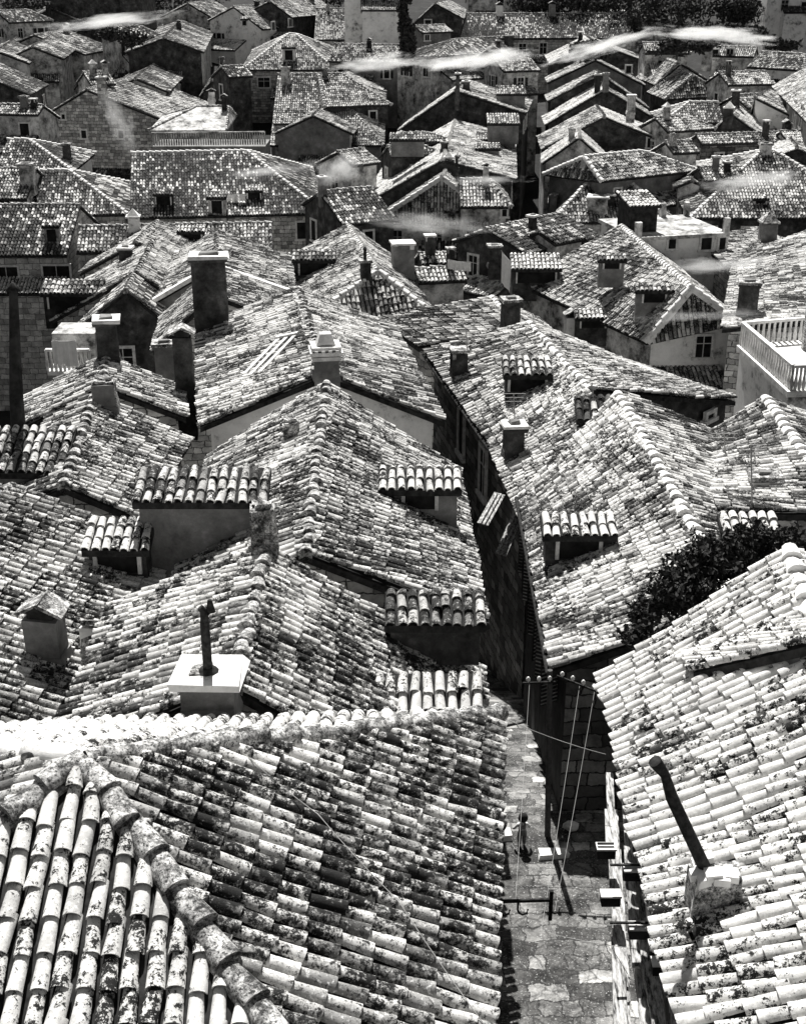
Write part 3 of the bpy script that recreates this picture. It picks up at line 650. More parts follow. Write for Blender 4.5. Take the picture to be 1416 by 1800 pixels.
# left middle: long eaves
house('stone_house', 'very long tile roof with one hooded dormer above the pale stone front', (140, 400), (478, 393), z=4.9, L=5, R=('y', 444, .40), tile='tile_mid', sag=.05, wall='stone_pale',
      dorm=[(310, 360, 396, 408, 424, .8, 'darkwall', 'tile_clean')], chim=[(236, 412, 382, 20, 'pyramid', 'white', .9)])
house('stone_house', 'dark tile roof at the left edge with one gabled dormer window', (-160, 362), (142, 361), z=5.0, L=5, R=('y', 450, .42), tile='tile_dark', sag=.04, wall='stone_pale',
      dorm=[(72, 104, 388, 398, 428, .6, 'plaster', 'tile_dark')], win=[('R', 12, 482, 40, 26), ('R', 100, 480, 46, 26), ('R', 28, 540, 8, 60)])
house('stone_house', 'dark hipped roof with a limewashed hip left of the white streaked roof', (60, 301), (122, 300), z=5.6, L=4, R=('y', 380, .45), hf=4.2, tile='tile_dark', sag=.04, cap='ridge_white', wall='stone', win=[('R', 150, 388, 12, 10)])
house('stone_house', 'small roof by the left edge with a squat pale chimney and one window', (-60, 297), (66, 297), z=6.0, L=4, R=('y', 350, .42), tile='tile_mid', sag=.04, wall='plaster', win=[('R', 10, 361, 17, 16)], chim=[(47, 326, 288, 24, 'slab', 'plaster', 1)])
C1 = house('stone_house', 'wide roof half white streaked with three dormers and a washing line', (231, 270), (434, 266), z=6.2, L=5, R=('y', 384, .45), hf=5.0, tile='tile_dark', sag=.04, cap='ridge_white', wall='stone',
      dorm=[(268, 304, 330, 342, 362, .8, 'soot_shade', 'tile_mid'), (362, 398, 336, 348, 378, .6, 'plaster', 'tile_mid'), (430, 462, 326, 336, 352, .8, 'soot_shade', 'tile_mid')])
house('stone_house', 'dark hip roof with a black chimney in front of the stone gable', (14, 246), (52, 246), z=6.6, L=3.5, R=('y', 302, .42), hf=4.0, tile='tile_dark', sag=.03, cap='ridge_white', wall='white', chim=[(118, 282, 252, 13, 'slab', 'darkwall', 1)])
house('stone_house', 'broad rubble gable with a row of small windows at upper left', (152, 158), yaw=8, ln=14, z=8.3, L=(-20, 262), R=(292, 214), tile='tile_mid', wall='stone', sag=.06,
      win=[('n', 50, 237, 9, 13), ('n', 88, 237, 9, 13), ('n', 148, 236, 9, 13), ('n', 213, 236, 9, 13), ('n', 150, 298, 12, 14), ('n', 186, 303, 12, 8), ('n', 112, 205, 6, 8)],
      chim=[(180, 190, 135, 14, 'slab', 'stone', 1)])
house('stone_house', 'small dark chapel like house between the terrace and the stone villa', (372, 142), (384, 120), z=7.6, L=(352, 170), R=(428, 166), tile='tile_dark', sag=.02, wall='darkwall', chim=[(372, 178, 160, 12, 'gable', 'plaster', .5)])
V1 = house('villa', 'tall villa with a broad attic dormer low on its front slope', (488, 131), (562, 131), z=8.8, L=5, R=('y', 256, .5), hf=6, tile='tile_mid', sag=.03, wall={'R': 'greywall', 'f': 'white', '': 'greywall'}, 
      win=[('R', 505, 285, 22, 26), ('R', 566, 285, 24, 26)], chim=[(502, 150, 118, 15, 'slab', 'plaster', 1)])
house('stone_house', 'villa with a big hip roof and a bright attic window, stone front', (508, 60), (520, 60), z=10.8, L=5, R=('y', 123, .5), hn=4.6, hf=4.6, tile='tile_mid', sag=.03, cap='ridge_white', wall='stone', win=[('R', 464, 145, 20, 16)], dorm=[(494, 520, 76, 84, 108, .6, 'white', 'tile_mid')])
house('stone_house', 'steep roofed house at the top with two framed windows', (474, 2), (556, -4), z=13.4, L=4, R=('y', 31, .6), tile='tile_mid', sag=.02, wall='darkwall', win=[('R', 480, 46, 10, 13), ('R', 510, 40, 11, 12)])
house('stone_house', 'white fronted house with a tiled roof at the top edge', (410, 12), (470, 8), z=12.8, L=4, R=('y', 52, .6), tile='tile_mid', sag=.02, wall='white', dorm=[(422, 436, 30, 34, 46, .6, 'white', 'tile_mid')])
house('stone_house', 'broad tiled roof with an arched black dormer at the top', (556, 16), (634, 16), z=12.4, L=5, R=('y', 70, .5), hf=5, tile='tile_mid', sag=.02, wall='plaster', dorm=[(618, 642, 50, 58, 72, .8, 'soot_shade', 'tile_mid')])
house('stone_house', 'low tiled strip beneath the broad roof with arched dormer', (588, 78), (712, 80), z=10.0, L=4, R=('y', 108, .5), tile='tile_mid', sag=.02, wall='greywall')
house('white_house', 'white fronted block with two dark windows at the top edge', (604, -40), (708, -40), Y=165, L=5, R=('y', -22, .4), tile='tile_mid', sag=.02, wall={'R': 'white', '': 'white'}, win=[('R', 641, 10, 14, 24), ('R', 676, 9, 13, 26)])
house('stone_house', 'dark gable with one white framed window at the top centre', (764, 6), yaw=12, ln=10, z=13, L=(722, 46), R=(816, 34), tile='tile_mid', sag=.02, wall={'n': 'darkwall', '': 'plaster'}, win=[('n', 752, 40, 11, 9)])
house('stone_house', 'low tiled front below the dark gable', (728, 46), (782, 44), z=11.4, L=3, R=('y', 58, .4), tile='tile_mid', sag=.02, wall='greywall', win=[('R', 750, 66, 9, 9)])
house('stone_house', 'longest tiled roof at the top with two small chimneys on its ridge', (818, 25), (1106, 24), z=12.3, L=6, R=('y', 68, .5), tile='tile_dark', sag=.03, wall='stone', chim=[(878, 30, 8, 12, 'gable', 'white', 1), (970, 30, 6, 11, 'gable', 'greywall', 1)])
house('stone_house', 'roof with a black chimney beneath the longest roof, half behind a white wisp', (800, 70), (872, 66), z=10.8, L=4, R=('y', 96, .45), hn=5, tile='tile_dark', sag=.03, wall='plaster', chim=[(897, 80, 62, 12, 'slab', 'darkwall', 1)])
# row left of the black alley
house('stone_house', 'pale smooth gable at the head of the row left of the dark alley', (866, 84), yaw=4, ln=8, z=10.2, L=(752, 148), R=(942, 126), tile='tile_mid', wall='stone', sag=.03, cap='ridge_white')
house('stone_house', 'second house of that row, its gable dark below a pale left slope', (800, 160), yaw=8, ln=10, z=8.4, L=(700, 230), R=(924, 200), tile='tile_clean', tf={'R': 'tile_mid'}, wall='darkwall', sag=.05, chim=[(803, 178, 128, 7, 'slab', 'darkwall', 1), (818, 160, 142, 12, 'slab', 'darkwall', 1)],
      dorm=[(872, 925, 150, 166, 186, 0, 'greywall', 'tile_mid'), (856, 914, 200, 218, 232, 0, 'greywall', 'tile_mid')])
house('stone_house', 'third house of that row with a stub chimney on its ridge', (778, 282), (800, 212), z=6.7, L=(636, 362), R=(906, 316), tile='tile_mid', tf={'L': 'tile_clean'}, wall='darkwall', sag=.05, cap='ridge_white', chim=[(780, 268, 248, 12, 'slab', 'darkwall', 1), (803, 300, 272, 5, 'slab', 'darkwall', 1)],
      dorm=[(838, 908, 232, 246, 256, 0, 'greywall', 'tile_mid'), (834, 880, 252, 262, 272, 0, 'greywall', 'tile_mid'), (684, 748, 234, 246, 252, 0, 'greywall', 'tile_mid')])
house('stone_house', 'hip ended tile house nearest the dark alley mouth, with a hooded dormer', (776, 312), (790, 290), z=6.0, L=(655, 392, 2.9), R=(880, 394, 2.9), hn=.01, tile='tile_mid', wall='plaster', sag=.05, cap='ridge_white', dorm=[(780, 806, 360, 372, 392, .6, 'plaster', 'tile_mid')])
house('stone_house', 'small wing with a tile hip at the alley edge', (806, 316), (858, 316), z=5.9, L=3, R=('y', 364, .5), hf=1.3, tile='tile_mid', wall='plaster', sag=.03, win=[('R', 886, 374, 8, 12)])
# row right of the black alley
house('stone_house', 'bright slope house at the head of the row right of the dark alley', (1042, 74), yaw=3, ln=10, z=10.6, L=(966, 112), R=(1128, 106), tile='tile_mid', tf={'L': 'tile_clean'}, wall='darkwall', sag=.03)
house('stone_house', 'second roof of the right hand row, one square window in its front', (1046, 106), yaw=3, ln=5, z=9.6, L=(962, 146), R=(1132, 150), tile='tile_mid', wall='greywall', sag=.04, win=[('n', 1104, 122, 9, 12)])
house('stone_house', 'third roof of the right hand row with paired chimneys', (1056, 132), yaw=3, ln=5, z=8.9, L=(962, 178), R=(1138, 190), tile='tile_mid', wall='darkwall', sag=.04, chim=[(1050, 150, 130, 10, 'slab', 'darkwall', 1), (1064, 148, 128, 10, 'slab', 'greywall', 1)])
house('stone_house', 'fourth roof of the right hand row, pale slope over a shadowed gap', (1064, 158), yaw=3, ln=6, z=8.2, L=(958, 220), R=(1146, 206), tile='tile_mid', tf={'L': 'tile_clean'}, wall='darkwall', sag=.05, chim=[(1108, 200, 168, 14, 'open', 'plaster', 1)])
house('stone_house', 'broad dark gable in the right hand row with a white framed window', (1062, 206), yaw=3, ln=8, z=7.4, L=(952, 264), R=(1168, 250), tile='tile_mid', tf={'R': 'tile_clean'}, wall={'n': 'darkwall', '': 'plaster'}, sag=.05, win=[('n', 1143, 251, 12, 16)])
house('stone_house', 'little pale gable roof tucked under the broad dark gable', (1018, 242), yaw=6, ln=5, z=6.6, L=(952, 288), R=(1062, 282), tile='tile_clean', wall='plaster', sag=.03, cap='ridge_white')
house('stone_house', 'hip roofed house with a plain grey front right of the alley mouth', (1026, 276), (1128, 266), z=6.3, L=4, R=('y', 318, .5), hn=.4, hf=3.2, tile='tile_mid', wall='greywall', sag=.04, cap='ridge_white')
house('stone_house', 'triangular hip roof with a squat wide chimney in front of it', (1068, 280), (1074, 268), z=5.9, L=(968, 392, 3.4), R=(1176, 390, 3.4), hn=.01, hf=3, tile='tile_mid', wall='plaster', sag=.05, cap='ridge_white',
      chim=[(971, 378, 342, 12, 'slab', 'greywall', 1), (1048, 376, 346, 36, 'slab', 'plaster', .8), (1072, 366, 342, 13, 'slab', 'soot_shade', .8)], dorm=[(1106, 1142, 336, 346, 360, .5, 'darkwall', 'tile_mid')])
# rows beyond the second alley
house('white_house', 'low house with two white framed windows under the long wisp', (1252, 82), (1330, 84), z=10.6, L=4, R=('y', 98, .4), tile='tile_mid', wall='plaster', sag=.02, win=[('R', 1256, 94, 11, 13), ('R', 1282, 93, 11, 13)], chim=[(1240, 112, 82, 16, 'pyramid', 'plaster', 1)])
house('palace', 'tall palace at the right edge, rows of windows on its left side', (1480, 150), (1430, 112), z=10.2, L=(1420, 218, 2.0), L2=(1356, 152, 2.0), R=5, tile='tile_mid', wall={'L': 'greywall', '': 'greywall'}, sag=.03,
      win=[('L', 1364, 172, .8, 1.6, 'm'), ('L', 1374, 180, .8, 1.6, 'm'), ('L', 1385, 187, .8, 1.6, 'm'), ('L', 1396, 195, .8, 1.6, 'm'), ('L', 1408, 203, .8, 1.6, 'm'), ('L', 1382, 212, .8, 1.6, 'm'), ('L', 1396, 222, .8, 1.6, 'm')])
house('stone_house', 'house at the far end of the second row beside the narrow alley', (1196, 112), yaw=-4, ln=8, z=9.4, L=(1152, 150), R=(1252, 146), tile='tile_mid', wall={'L': 'white', '': 'plaster'}, sag=.04, cap='ridge_white', chim=[(1194, 118, 98, 12, 'gable', 'white', 1)])
house('stone_house', 'peaked roof with a dark front in the second row', (1216, 132), yaw=-4, ln=5, z=8.8, L=(1160, 172), R=(1262, 165), hn=1.5, tile='tile_mid', wall='darkwall', sag=.04)
house('stone_house', 'checkered hip roof halfway down the second row', (1210, 180), (1262, 180), z=7.6, L=3, R=('y', 216, .5), hn=2.6, tile='tile_mid', wall='darkwall', sag=.03, cap='ridge_white')
house('stone_house', 'bright roof with a dark pyramid capped chimney in the second row', (1284, 200), (1300, 180), z=7.6, L=(1222, 262), R=(1344, 244), tile='tile_mid', tf={'R': 'tile_clean'}, wall='darkwall', sag=.04, chim=[(1278, 210, 190, 16, 'pyramid', 'darkwall', 1), (1290, 188, 158, 14, 'slab', 'darkwall', 1)])
house('stone_house', 'small white walled house below the palace', (1326, 172), (1352, 158), z=8.4, L=(1318, 205, 1.6), R=3, tile='tile_mid', wall='white', sag=.02, win=[('L', 1328, 205, .7, 1.4, 'm'), ('L', 1340, 214, .7, 1.4, 'm')])
house('stone_house', 'rubble front with a straight tile eave in the second row', (1222, 238), (1412, 232), z=6.8, L=4, R=('y', 254, .4), tile='tile_mid', wall='stone_dark', sag=.03)
house('stone_house', 'roof behind the tall wisp with low canopy at the alley', (1225, 296), (1300, 294), z=5.6, L=3, R=('y', 318, .4), tile='tile_mid', wall='darkwall', sag=.03)
house('stone_house', 'wide hip roof with a small skylight dormer and white chimney at the right', (1338, 266), (1360, 266), z=6.4, L=5, R=('y', 384, .5), hn=6.2, hf=6, tile='tile_mid', wall='darkwall', sag=.05, cap='ridge_white', chim=[(1345, 276, 252, 18, 'slab', 'white', 1)], dorm=[(1322, 1352, 344, 350, 360, .7, 'white', 'tile_mid')])
house('stone_house', 'roof falling away behind the wide hip roof at the right edge', (1400, 262), yaw=10, ln=6, z=6.6, L=4, R=4, tile='tile_mid', tf={'L': 'tile_clean'}, wall='darkwall', sag=.03)
house('stone_house', 'flank house lining the second narrow alley, tall slit windows', (1216, 318), (1196, 262), z=4.8, L=1.2, R=1.8, tile='tile_dark', wall={'n': 'plaster', 'L': 'white', '': 'plaster'}, sag=.02)
# top edge and top left
house('stone_house', 'pale ruined block at the far right top with tall openings', (1340, -40), (1440, -40), Y=165, L=4, R=('y', -20, .4), tile='tile_mid', wall='white', sag=.02, win=[('R', 1378, 10, 12, 18), ('R', 1377, 42, 12, 18), ('R', 1412, 12, 10, 16)])
house('stone_house', 'house with a square window at the top, right of centre', (1020, -20), (1110, -20), Y=172, L=4, R=('y', -8, .4), tile='tile_dark', wall='darkwall', sag=.02, win=[('R', 1053, 0, 14, 8)])
house('stone_house', 'pale pillared house at the top behind the longest roof', (820, -20), (905, -20), Y=172, L=4, R=('y', -8, .4), tile='tile_mid', wall='plaster', sag=.02, win=[('R', 879, 5, 11, 12)])
house('stone_house', 'long dark roof at the top left under the band of smoke', (88, 16), yaw=-14, ln=12, z=12.8, L=(8, 58), R=(165, 46), tile='tile_dark', wall='darkwall', sag=.03, cap='ridge')
house('stone_house', 'dark roof with windowed right wall near the upper left corner', (60, 62), yaw=10, ln=9, z=10.6, L=(-70, 118), R=(150, 96), tile='tile_dark', wall='plaster', sag=.03, cap='ridge')
house('stone_house', 'tile slope on the left edge under the windowed flank', (-40, 128), (0, 112), z=9.6, L=3, R=(52, 168, 2), tile='tile_dark', wall='darkwall', sag=.03)
house('stone_house', 'narrow tile strip on the left edge above the rubble gable', (-30, 184), (78, 186), z=8, L=3, R=('y', 200, .4), tile='tile_mid', wall='plaster', sag=.03)
house('stone_house', 'pale hip roof at the top, right of the dark wall', (330, 6), (376, 2), z=13, L=4, R=('y', 40, .5), tile='tile_mid', wall='plaster', sag=.03, chim=[(322, 30, 10, 10, 'slab', 'greywall', 1)])
house('warehouse', 'windowless dark block filling the top left corner', (90, -60), (256, -60), Y=172, L=6, R=('y', -40, .3), tile='tile_dark', wall='darkwall', cat='warehouse', sag=.02, group=None)
house('stone_house', 'low dark roof behind the smoke at the foot of the villa', (560, 338), (655, 330), z=5.4, L=3, R=('y', 396, .4), tile='tile_dark', wall='darkwall', sag=.05)

q3 = lambda n, dz, w, h, a=.12, b=.88: [('R', 'q', a+(b-a)*i/(n-1), dz, w, h) for i in range(n)]
house('stone_house', 'dark hip roof with a little dormer under the plastered tower house', (232, 100), (248, 100), z=8.6, L=3, R=('y', 162, .5), hn=3.0, hf=3.0, tile='tile_dark', sag=.03, wall='white', dorm=[(228, 246, 120, 128, 140, .8, 'soot_shade', 'tile_dark')])
house('tower_house', 'square plastered house with dark hip roof rising at upper left', (262, 63), (282, 62), z=10.6, L=3, R=('y', 96, .5), hn=1.4, hf=1.6, tile='tile_dark', sag=.02, wall={'R': 'plaster', 'f': 'white', '': 'plaster'}, win=[('f', 'q', .5, 2.2, .9, 2.4)])
rowhouse('narrow house with tall windows along its right flank, upper left', (297, 162), (346, 112), 7.2, 3, 1.2, q3(6, 1.9, 1.0, 2.6), 'tile_dark', {'R': 'plaster', '': 'plaster'}, sag=.03)
rowhouse('row of tall houses lining the upper left street, windows to the right', (358, 92), (386, 36), 9.6, 4, 1.4, q3(6, 2.0, 1.0, 2.6), 'tile_dark', {'R': 'plaster', '': 'darkwall'}, sag=.03)
rowhouse('long white flanked house running back from the villa corner', (620, 236), (660, 182), 4.9, 3.4, 1.5, q3(5, 2.1, 1.0, 2.8), 'tile_mid', {'R': 'white', '': 'greywall'}, sag=.03)
rowhouse('white flanked row house stepping back along the street', (662, 172), (699, 122), 6.0, 4, 1.6, q3(6, 1.9, 1.0, 2.6), 'tile_mid', {'R': 'white', '': 'plaster'}, sag=.03)
house('stone_house', 'hip roof wing raised over the right half of the villa roof', (560, 131), (600, 130), z=8.9, L=4, R=('y', 188, .45), hf=3.4, hn=.6, tile='tile_mid', sag=.03, wall={'R': 'darkwall', 'f': 'white', '': 'plaster'})
T1 = house('stone_house', 'house with a smooth cement roof and balustraded terrace', (346, 187), (402, 187), z=7.2, L=2.5, R=('y', 229, .3), hn=3.4, hf=.3, tile='!plaster', sag=0, wall='greywall', cap='plaster', capr=.08)
rowhouse('roof on the left edge with a windowed white flank to the right', (52, 112), (80, 84), 8.8, 3, 1.2, q3(4, 1.8, .9, 2.2), 'tile_dark', {'R': 'white', '': 'plaster'}, sag=.03)
rowhouse('long low house with a row of small windows, upper left street', (112, 104), (180, 52), 9.0, 3, 1.2, q3(7, 1.8, .9, 2.0), 'tile_dark', {'R': 'plaster', '': 'plaster'}, sag=.03)

for lab, a, b, y, tl, wl_ in [('low speckled roof beside the palace behind the bright roofs', (1262, 128), (1345, 126), 150, 'tile_mid', 'plaster'), ('small roof at the right edge between palace and ruined block', (1338, 92), (1412, 96), 118, 'tile_mid', 'white'),
    ('small roof hugging the second narrow alley', (1150, 208), (1205, 205), 232, 'tile_mid', 'plaster'), ('low roof at the end of the long arching wisp', (1128, 76), (1180, 76), 94, 'tile_mid', 'plaster'), ('dark roof under the smoke band at upper left', (190, 48), (246, 46), 68, 'tile_dark', 'plaster'),
    ('little roof at the very upper left corner', (-6, 20), (50, 18), 40, 'tile_dark', 'plaster'), ('small roof just behind the rubble gable, left of the dark hip roof', (146, 128), (190, 126), 150, 'tile_mid', 'plaster'), ('dark little roof left of the attic window villa', (388, 118), (430, 116), 136, 'tile_dark', 'darkwall'),
    ('upper of two canopy roofs between the villa street and the second row house', (698, 236), (752, 234), 252, 'tile_mid', 'darkwall'), ('lower of two canopy roofs between the villa street and the third row house', (680, 258), (738, 256), 275, 'tile_mid', 'darkwall'), ('narrow tiled front before the pale smooth gable', (866, 102), (930, 100), 126, 'tile_mid', 'plaster'),
    ('roof squeezed between the streaked roof and the tall smoke', (592, 268), (640, 262), 292, 'tile_mid', 'plaster'), ('small pale roof right of the wide hip roof dormer', (1370, 232), (1430, 230), 256, 'tile_clean', 'plaster'), ('speckled roof in front of the palace corner', (1290, 168), (1334, 166), 190, 'tile_mid', 'white'), ('little roof over the alley side of the second row, in the middle', (1168, 250), (1214, 248), 270, 'tile_mid', 'plaster')]:
    house('stone_house', lab, a, b, L=2.5, R=('y', y, .42), tile=tl, wall=wl_, sag=.03, hf=random.choice((0, 0, 1.6)))
# ---------- things on, under and between the roofs ----------
UP = A(0, 0, 1); EX = A(1, 0, 0); EY = A(0, 1, 0)
def single(name, mb, label, cat, origin, group=None, **kw):
    ob = mb.build(name, origin, **kw); tag(ob[0], label, cat, group); return ob
# raised strip of tiles with a rendered step on the pale right hand roof
def on(H, px, py, up=0): return side_of_planes(H, px, py)+A(0, 0, up)
mb = MB(); a = on(H9, 1212, 1250, .62); b = on(H9, 1480, 1196, .62); bk = (H9['P1']-H9['P0']); bk = unit(bk)*1.7
roof_face(mb, a+bk-UP*.52, a, b, b+bk-UP*.52, 'tile_clean', 7, True, .04, 1.1, clip=False)
rs = mb.build('raised_roof', a, H9['root'])
mb = MB(); q = unit((b-a)*A(1, 1, 0)); fn = A(q[1], -q[0], 0); mb.add([a+fn*-.06-UP*.7, b-fn*.06-UP*.7, b-fn*.06-UP*.1, a-fn*.06-UP*.1, a-fn*.06-UP*.7+bk, a-fn*.06-UP*.1+bk], [(0, 1, 2, 3), (4, 0, 3, 5)], 'greywall'); mb.build('step_wall', a, rs, uv=True)
# rough stack with the leaning stovepipe
b = on(H9, 1244, 1612); mb = MB(); hh = .62
mb.box(b+UP*(hh/2-.3), EX, EY, UP, .27, .2, hh/2+.3, 'ridge', .9, .03)
for i in range(12): mb.box(b+A(random.uniform(-.22, .22), random.uniform(-.17, .17), hh+random.uniform(-.03, .05)), unit(A(1, random.uniform(-.5, .5), 0)), EY, UP, random.uniform(.05, .1), random.uniform(.05, .09), .04, 'pale')
ch = mb.build('chimney', b, H9['root'], uv=True)
p0 = PP(1240, 1530, b, EY); p1 = PP(1180, 1402, b, EY); p2 = PP(1168, 1362, b-EY*.02, EY); p3 = PP(1150, 1338, b-EY*.05, EY)
mb = MB(); mb.tube([p0-UP*.1, p0, (p0+p1)/2, p1, p2, p3], [.068, .068, .066, .064, .05, .07], 'iron', 12); mb.build('stovepipe', b, ch, smooth=False)
# weathered boards and the little bracket boxes along the right hand eave
root = thing('board_screen', 'bleached upright boards strapped along the right hand eave over the alley', 'board screen', PZ(1110, 1600, 6.5))
for i, (x0, y0, x1, y1, wd, z0, z1) in enumerate([(1074, 1360, 1092, 1830, .17, 8.9, 8.3), (1098, 1392, 1118, 1700, .12, 9.1, 8.6), (1112, 1450, 1140, 1840, .19, 8.9, 8.3), (1138, 1318, 1152, 1620, .14, 9.65, 9.1), (1153, 1380, 1178, 1700, .15, 9.6, 9.0), (1160, 1480, 1192, 1850, .13, 9.3, 8.8), (1130, 1620, 1162, 1850, .17, 8.8, 8.3), (1086, 1600, 1103, 1850, .13, 8.6, 8.2), (1180, 1640, 1205, 1850, .10, 9.3, 9.0)]):
    p0, p1 = PZ(x0, y0, z0), PZ(x1, y1, z1); mb = MB(); n = 6; d = unit(p1-p0); xv = unit(np.cross(d, UP)); uv_ = np.cross(xv, d)
    pts = [p0+(p1-p0)*k/n+xv*random.gauss(0, .012) for k in range(n+1)]
    for k in range(n): mb.box((pts[k]+pts[k+1])/2, xv, d, uv_, wd/2*random.uniform(.95, 1.15)*(.6 if (k == 0 and i in (0, 3)) else 1), np.linalg.norm(pts[k+1]-pts[k])/2, .022, 'wood')
    mb.build('board', p0, root)
for (x, y, z, lx) in ((1064, 1497, 9.0, -.1), (1112, 1535, 9.2, -.25), (1072, 1580, 8.9, 0), (1122, 1637, 9.0, -.3), (1158, 1672, 9.15, 0), (1163, 1700, 9.1, 0)):
    c = PZ(x, y, z); mb = MB(); mb.box(c, EX, EY, UP, .12, .07, .07, 'soot_shade'); mb.box(c+UP*.082, EX, EY, UP, .13, .08, .012, 'pale'); bo = mb.build('bracket_box', c, root)
    if lx: m2 = MB(); m2.beam(c+UP*.13+EX*lx*1.2, c+UP*.13+EX*.1, .03, .02, 'iron'); m2.build('strap', c, bo)
# loose stones on the lane
yz = 4.08
def rock(c, r, mat='pale', fl=.5):
    bm = MB(); V = []; seg = 7
    for k, (h, rr) in enumerate(((-.3, .8), (.1, 1), (.45, .7), (.6, .25))):
        for i in range(seg):
            a = 2*math.pi*i/seg; q = rr*random.uniform(.75, 1.1); V.append(c+A(math.cos(a)*r*q, math.sin(a)*r*q*.8, h*r*fl*1.5))
    Fs = [(k*seg+i, k*seg+(i+1) % seg, (k+1)*seg+(i+1) % seg, (k+1)*seg+i) for k in range(3) for i in range(seg)]+[tuple(3*seg+i for i in range(seg))]
    bm.add(V, Fs, mat); return bm
for (px, py, r, lab) in ((1003, 1452, .2, 'pale angular rock lying on the lane beyond the child'), (1040, 1695, .13, 'small white stone low on the right side of the lane'), (1000, 1655, .1, 'small pale stone in the middle of the lane, beyond the white one')):
    c = PZ(px, py, yz); single('loose_stone', rock(c, r), lab, 'stone', c)
for (px, py, sx, sy, lab) in ((872, 1467, .3, .16, 'flat white slab beside the child'), (972, 1500, .28, .12, 'flat white block on the paving in front of the child')):
    c = PZ(px, py, 4.0); g = ground(c[1]); c = PZ(px, py, g+.07); mb = MB(); mb.box(c, unit(A(1, .1, 0)), unit(A(-.1, 1, 0)), UP, sx, sy, .05, 'pale', .93, .02); single('stone_slab', mb, lab, 'stone slab', c)
# child seen from above and behind
def child():
    c = PZ(916, 1488, 4.04); c[2] = ground(c[1])+.03
    H_ = .76; S = H_/1.0
    me = bpy.data.meshes.new('person'); V = []; E = []; R = []
    def v(x, y, z, r, par=None):
        V.append((x*S, y*S, z*S)); R.append(r*S*1.12); i = len(V)-1
        if par is not None: E.append((par, i))
        return i
    pel = v(0, 0, .43, .085); wst = v(0, .0, .52, .08, pel); che = v(0, .01, .62, .09, wst); nk = v(0, .01, .715, .04, che); hd0 = v(0, .012, .77, .07, nk); hd = v(0, .015, .85, .105, hd0); hd2 = v(0, .01, .93, .085, hd)
    for s in (-1, 1):
        hip = v(.06*s, 0, .38, .07, pel); kn = v(.065*s, .02, .22, .052, hip); an = v(.062*s, -.01, .06, .036, kn); v(.068*s, .07, .025, .03, an)
        sh = v(.115*s, .01, .66, .048, che); el = v(.19*s, .03, .54, .036, sh); wr = v(.2*s, .13, .46, .026, el); ha = v(.2*s, .17, .445, .026, wr)
    me.from_pydata(V, E, []); ob = bpy.data.objects.new('person', me); COL.objects.link(ob); ob.location = c
    sk = ob.modifiers.new('skin', 'SKIN'); sk.use_smooth_shade = True
    for i, r in enumerate(R): me.skin_vertices[0].data[i].radius = (r, r*.9)
    me.skin_vertices[0].data[0].use_root = True
    sb = ob.modifiers.new('sub', 'SUBSURF'); sb.levels = sb.render_levels = 2
    dg = bpy.context.evaluated_depsgraph_get(); m2 = bpy.data.meshes.new_from_object(ob.evaluated_get(dg)); ob.modifiers.clear(); ob.data = m2
    for k in ('skin', 'shirt', 'trousers', 'hair'): m2.materials.append(M[k])
    for p in m2.polygons:
        z = p.center[2]/S; x = abs(p.center[0])/S
        p.material_index = 0 if z > .73 or (x > .165 and z < .53) or z < .07 else (1 if z > .52 or x > .12 else 2)
        p.use_smooth = True
    root = (ob, np.array(c)); ob.rotation_euler = (0, 0, math.radians(8))
    tag(ob, 'small child in pale shirt and dark dungarees standing in the alley, seen from behind', 'person')
    hb = MB(); pts = []; sg = 12; cc = A(0, 0, .87*S)
    for k in range(7):
        ph = -.5+k/6*2.05
        for i in range(sg):
            a = 2*math.pi*i/sg; rr = .128*S*random.uniform(.93, 1.08)*(1 if math.sin(a) < .45 or ph > .5 else .86); pts.append(cc+A(math.cos(a)*math.cos(ph)*rr, math.sin(a)*math.cos(ph)*rr-.012*S, math.sin(ph)*rr*1.02))
    hb.add(pts, [(k*sg+i, k*sg+(i+1) % sg, (k+1)*sg+(i+1) % sg, (k+1)*sg+i) for k in range(6) for i in range(sg)]+[tuple(6*sg+i for i in range(sg))], 'hair')
    h = hb.build('hair', A(0, 0, 0), smooth=True)[0]; h.parent = ob; h.location = (0, 0, 0)
    bb = MB(); bb.box(A(0, .02, .60)*S, EX, EY, UP, .07*S, .09*S, .06*S, 'trousers', .9)
    for s in (-1, 1): bb.box(A(.05*s, .01, .69)*S, EX, EY, UP, .014*S, .09*S, .03*S, 'trousers')
    d = bb.build('dungarees_bib', A(0, 0, 0))[0]; d.parent = ob; d.location = (0, 0, 0)
    fb = MB()
    for s in (-1, 1): fb.box(A(.035*s, .112, .86)*S, EX, EY, UP, .012*S, .006*S, .008*S, 'hair')
    fb.box(A(0, .116, .835)*S, EX, EY, UP, .011*S, .016*S, .016*S, 'skin', .7); fb.box(A(0, .108, .80)*S, EX, EY, UP, .022*S, .006*S, .006*S, 'trousers')
    f = fb.build('face', A(0, 0, 0))[0]; f.parent = ob; f.location = (0, 0, 0)
child()
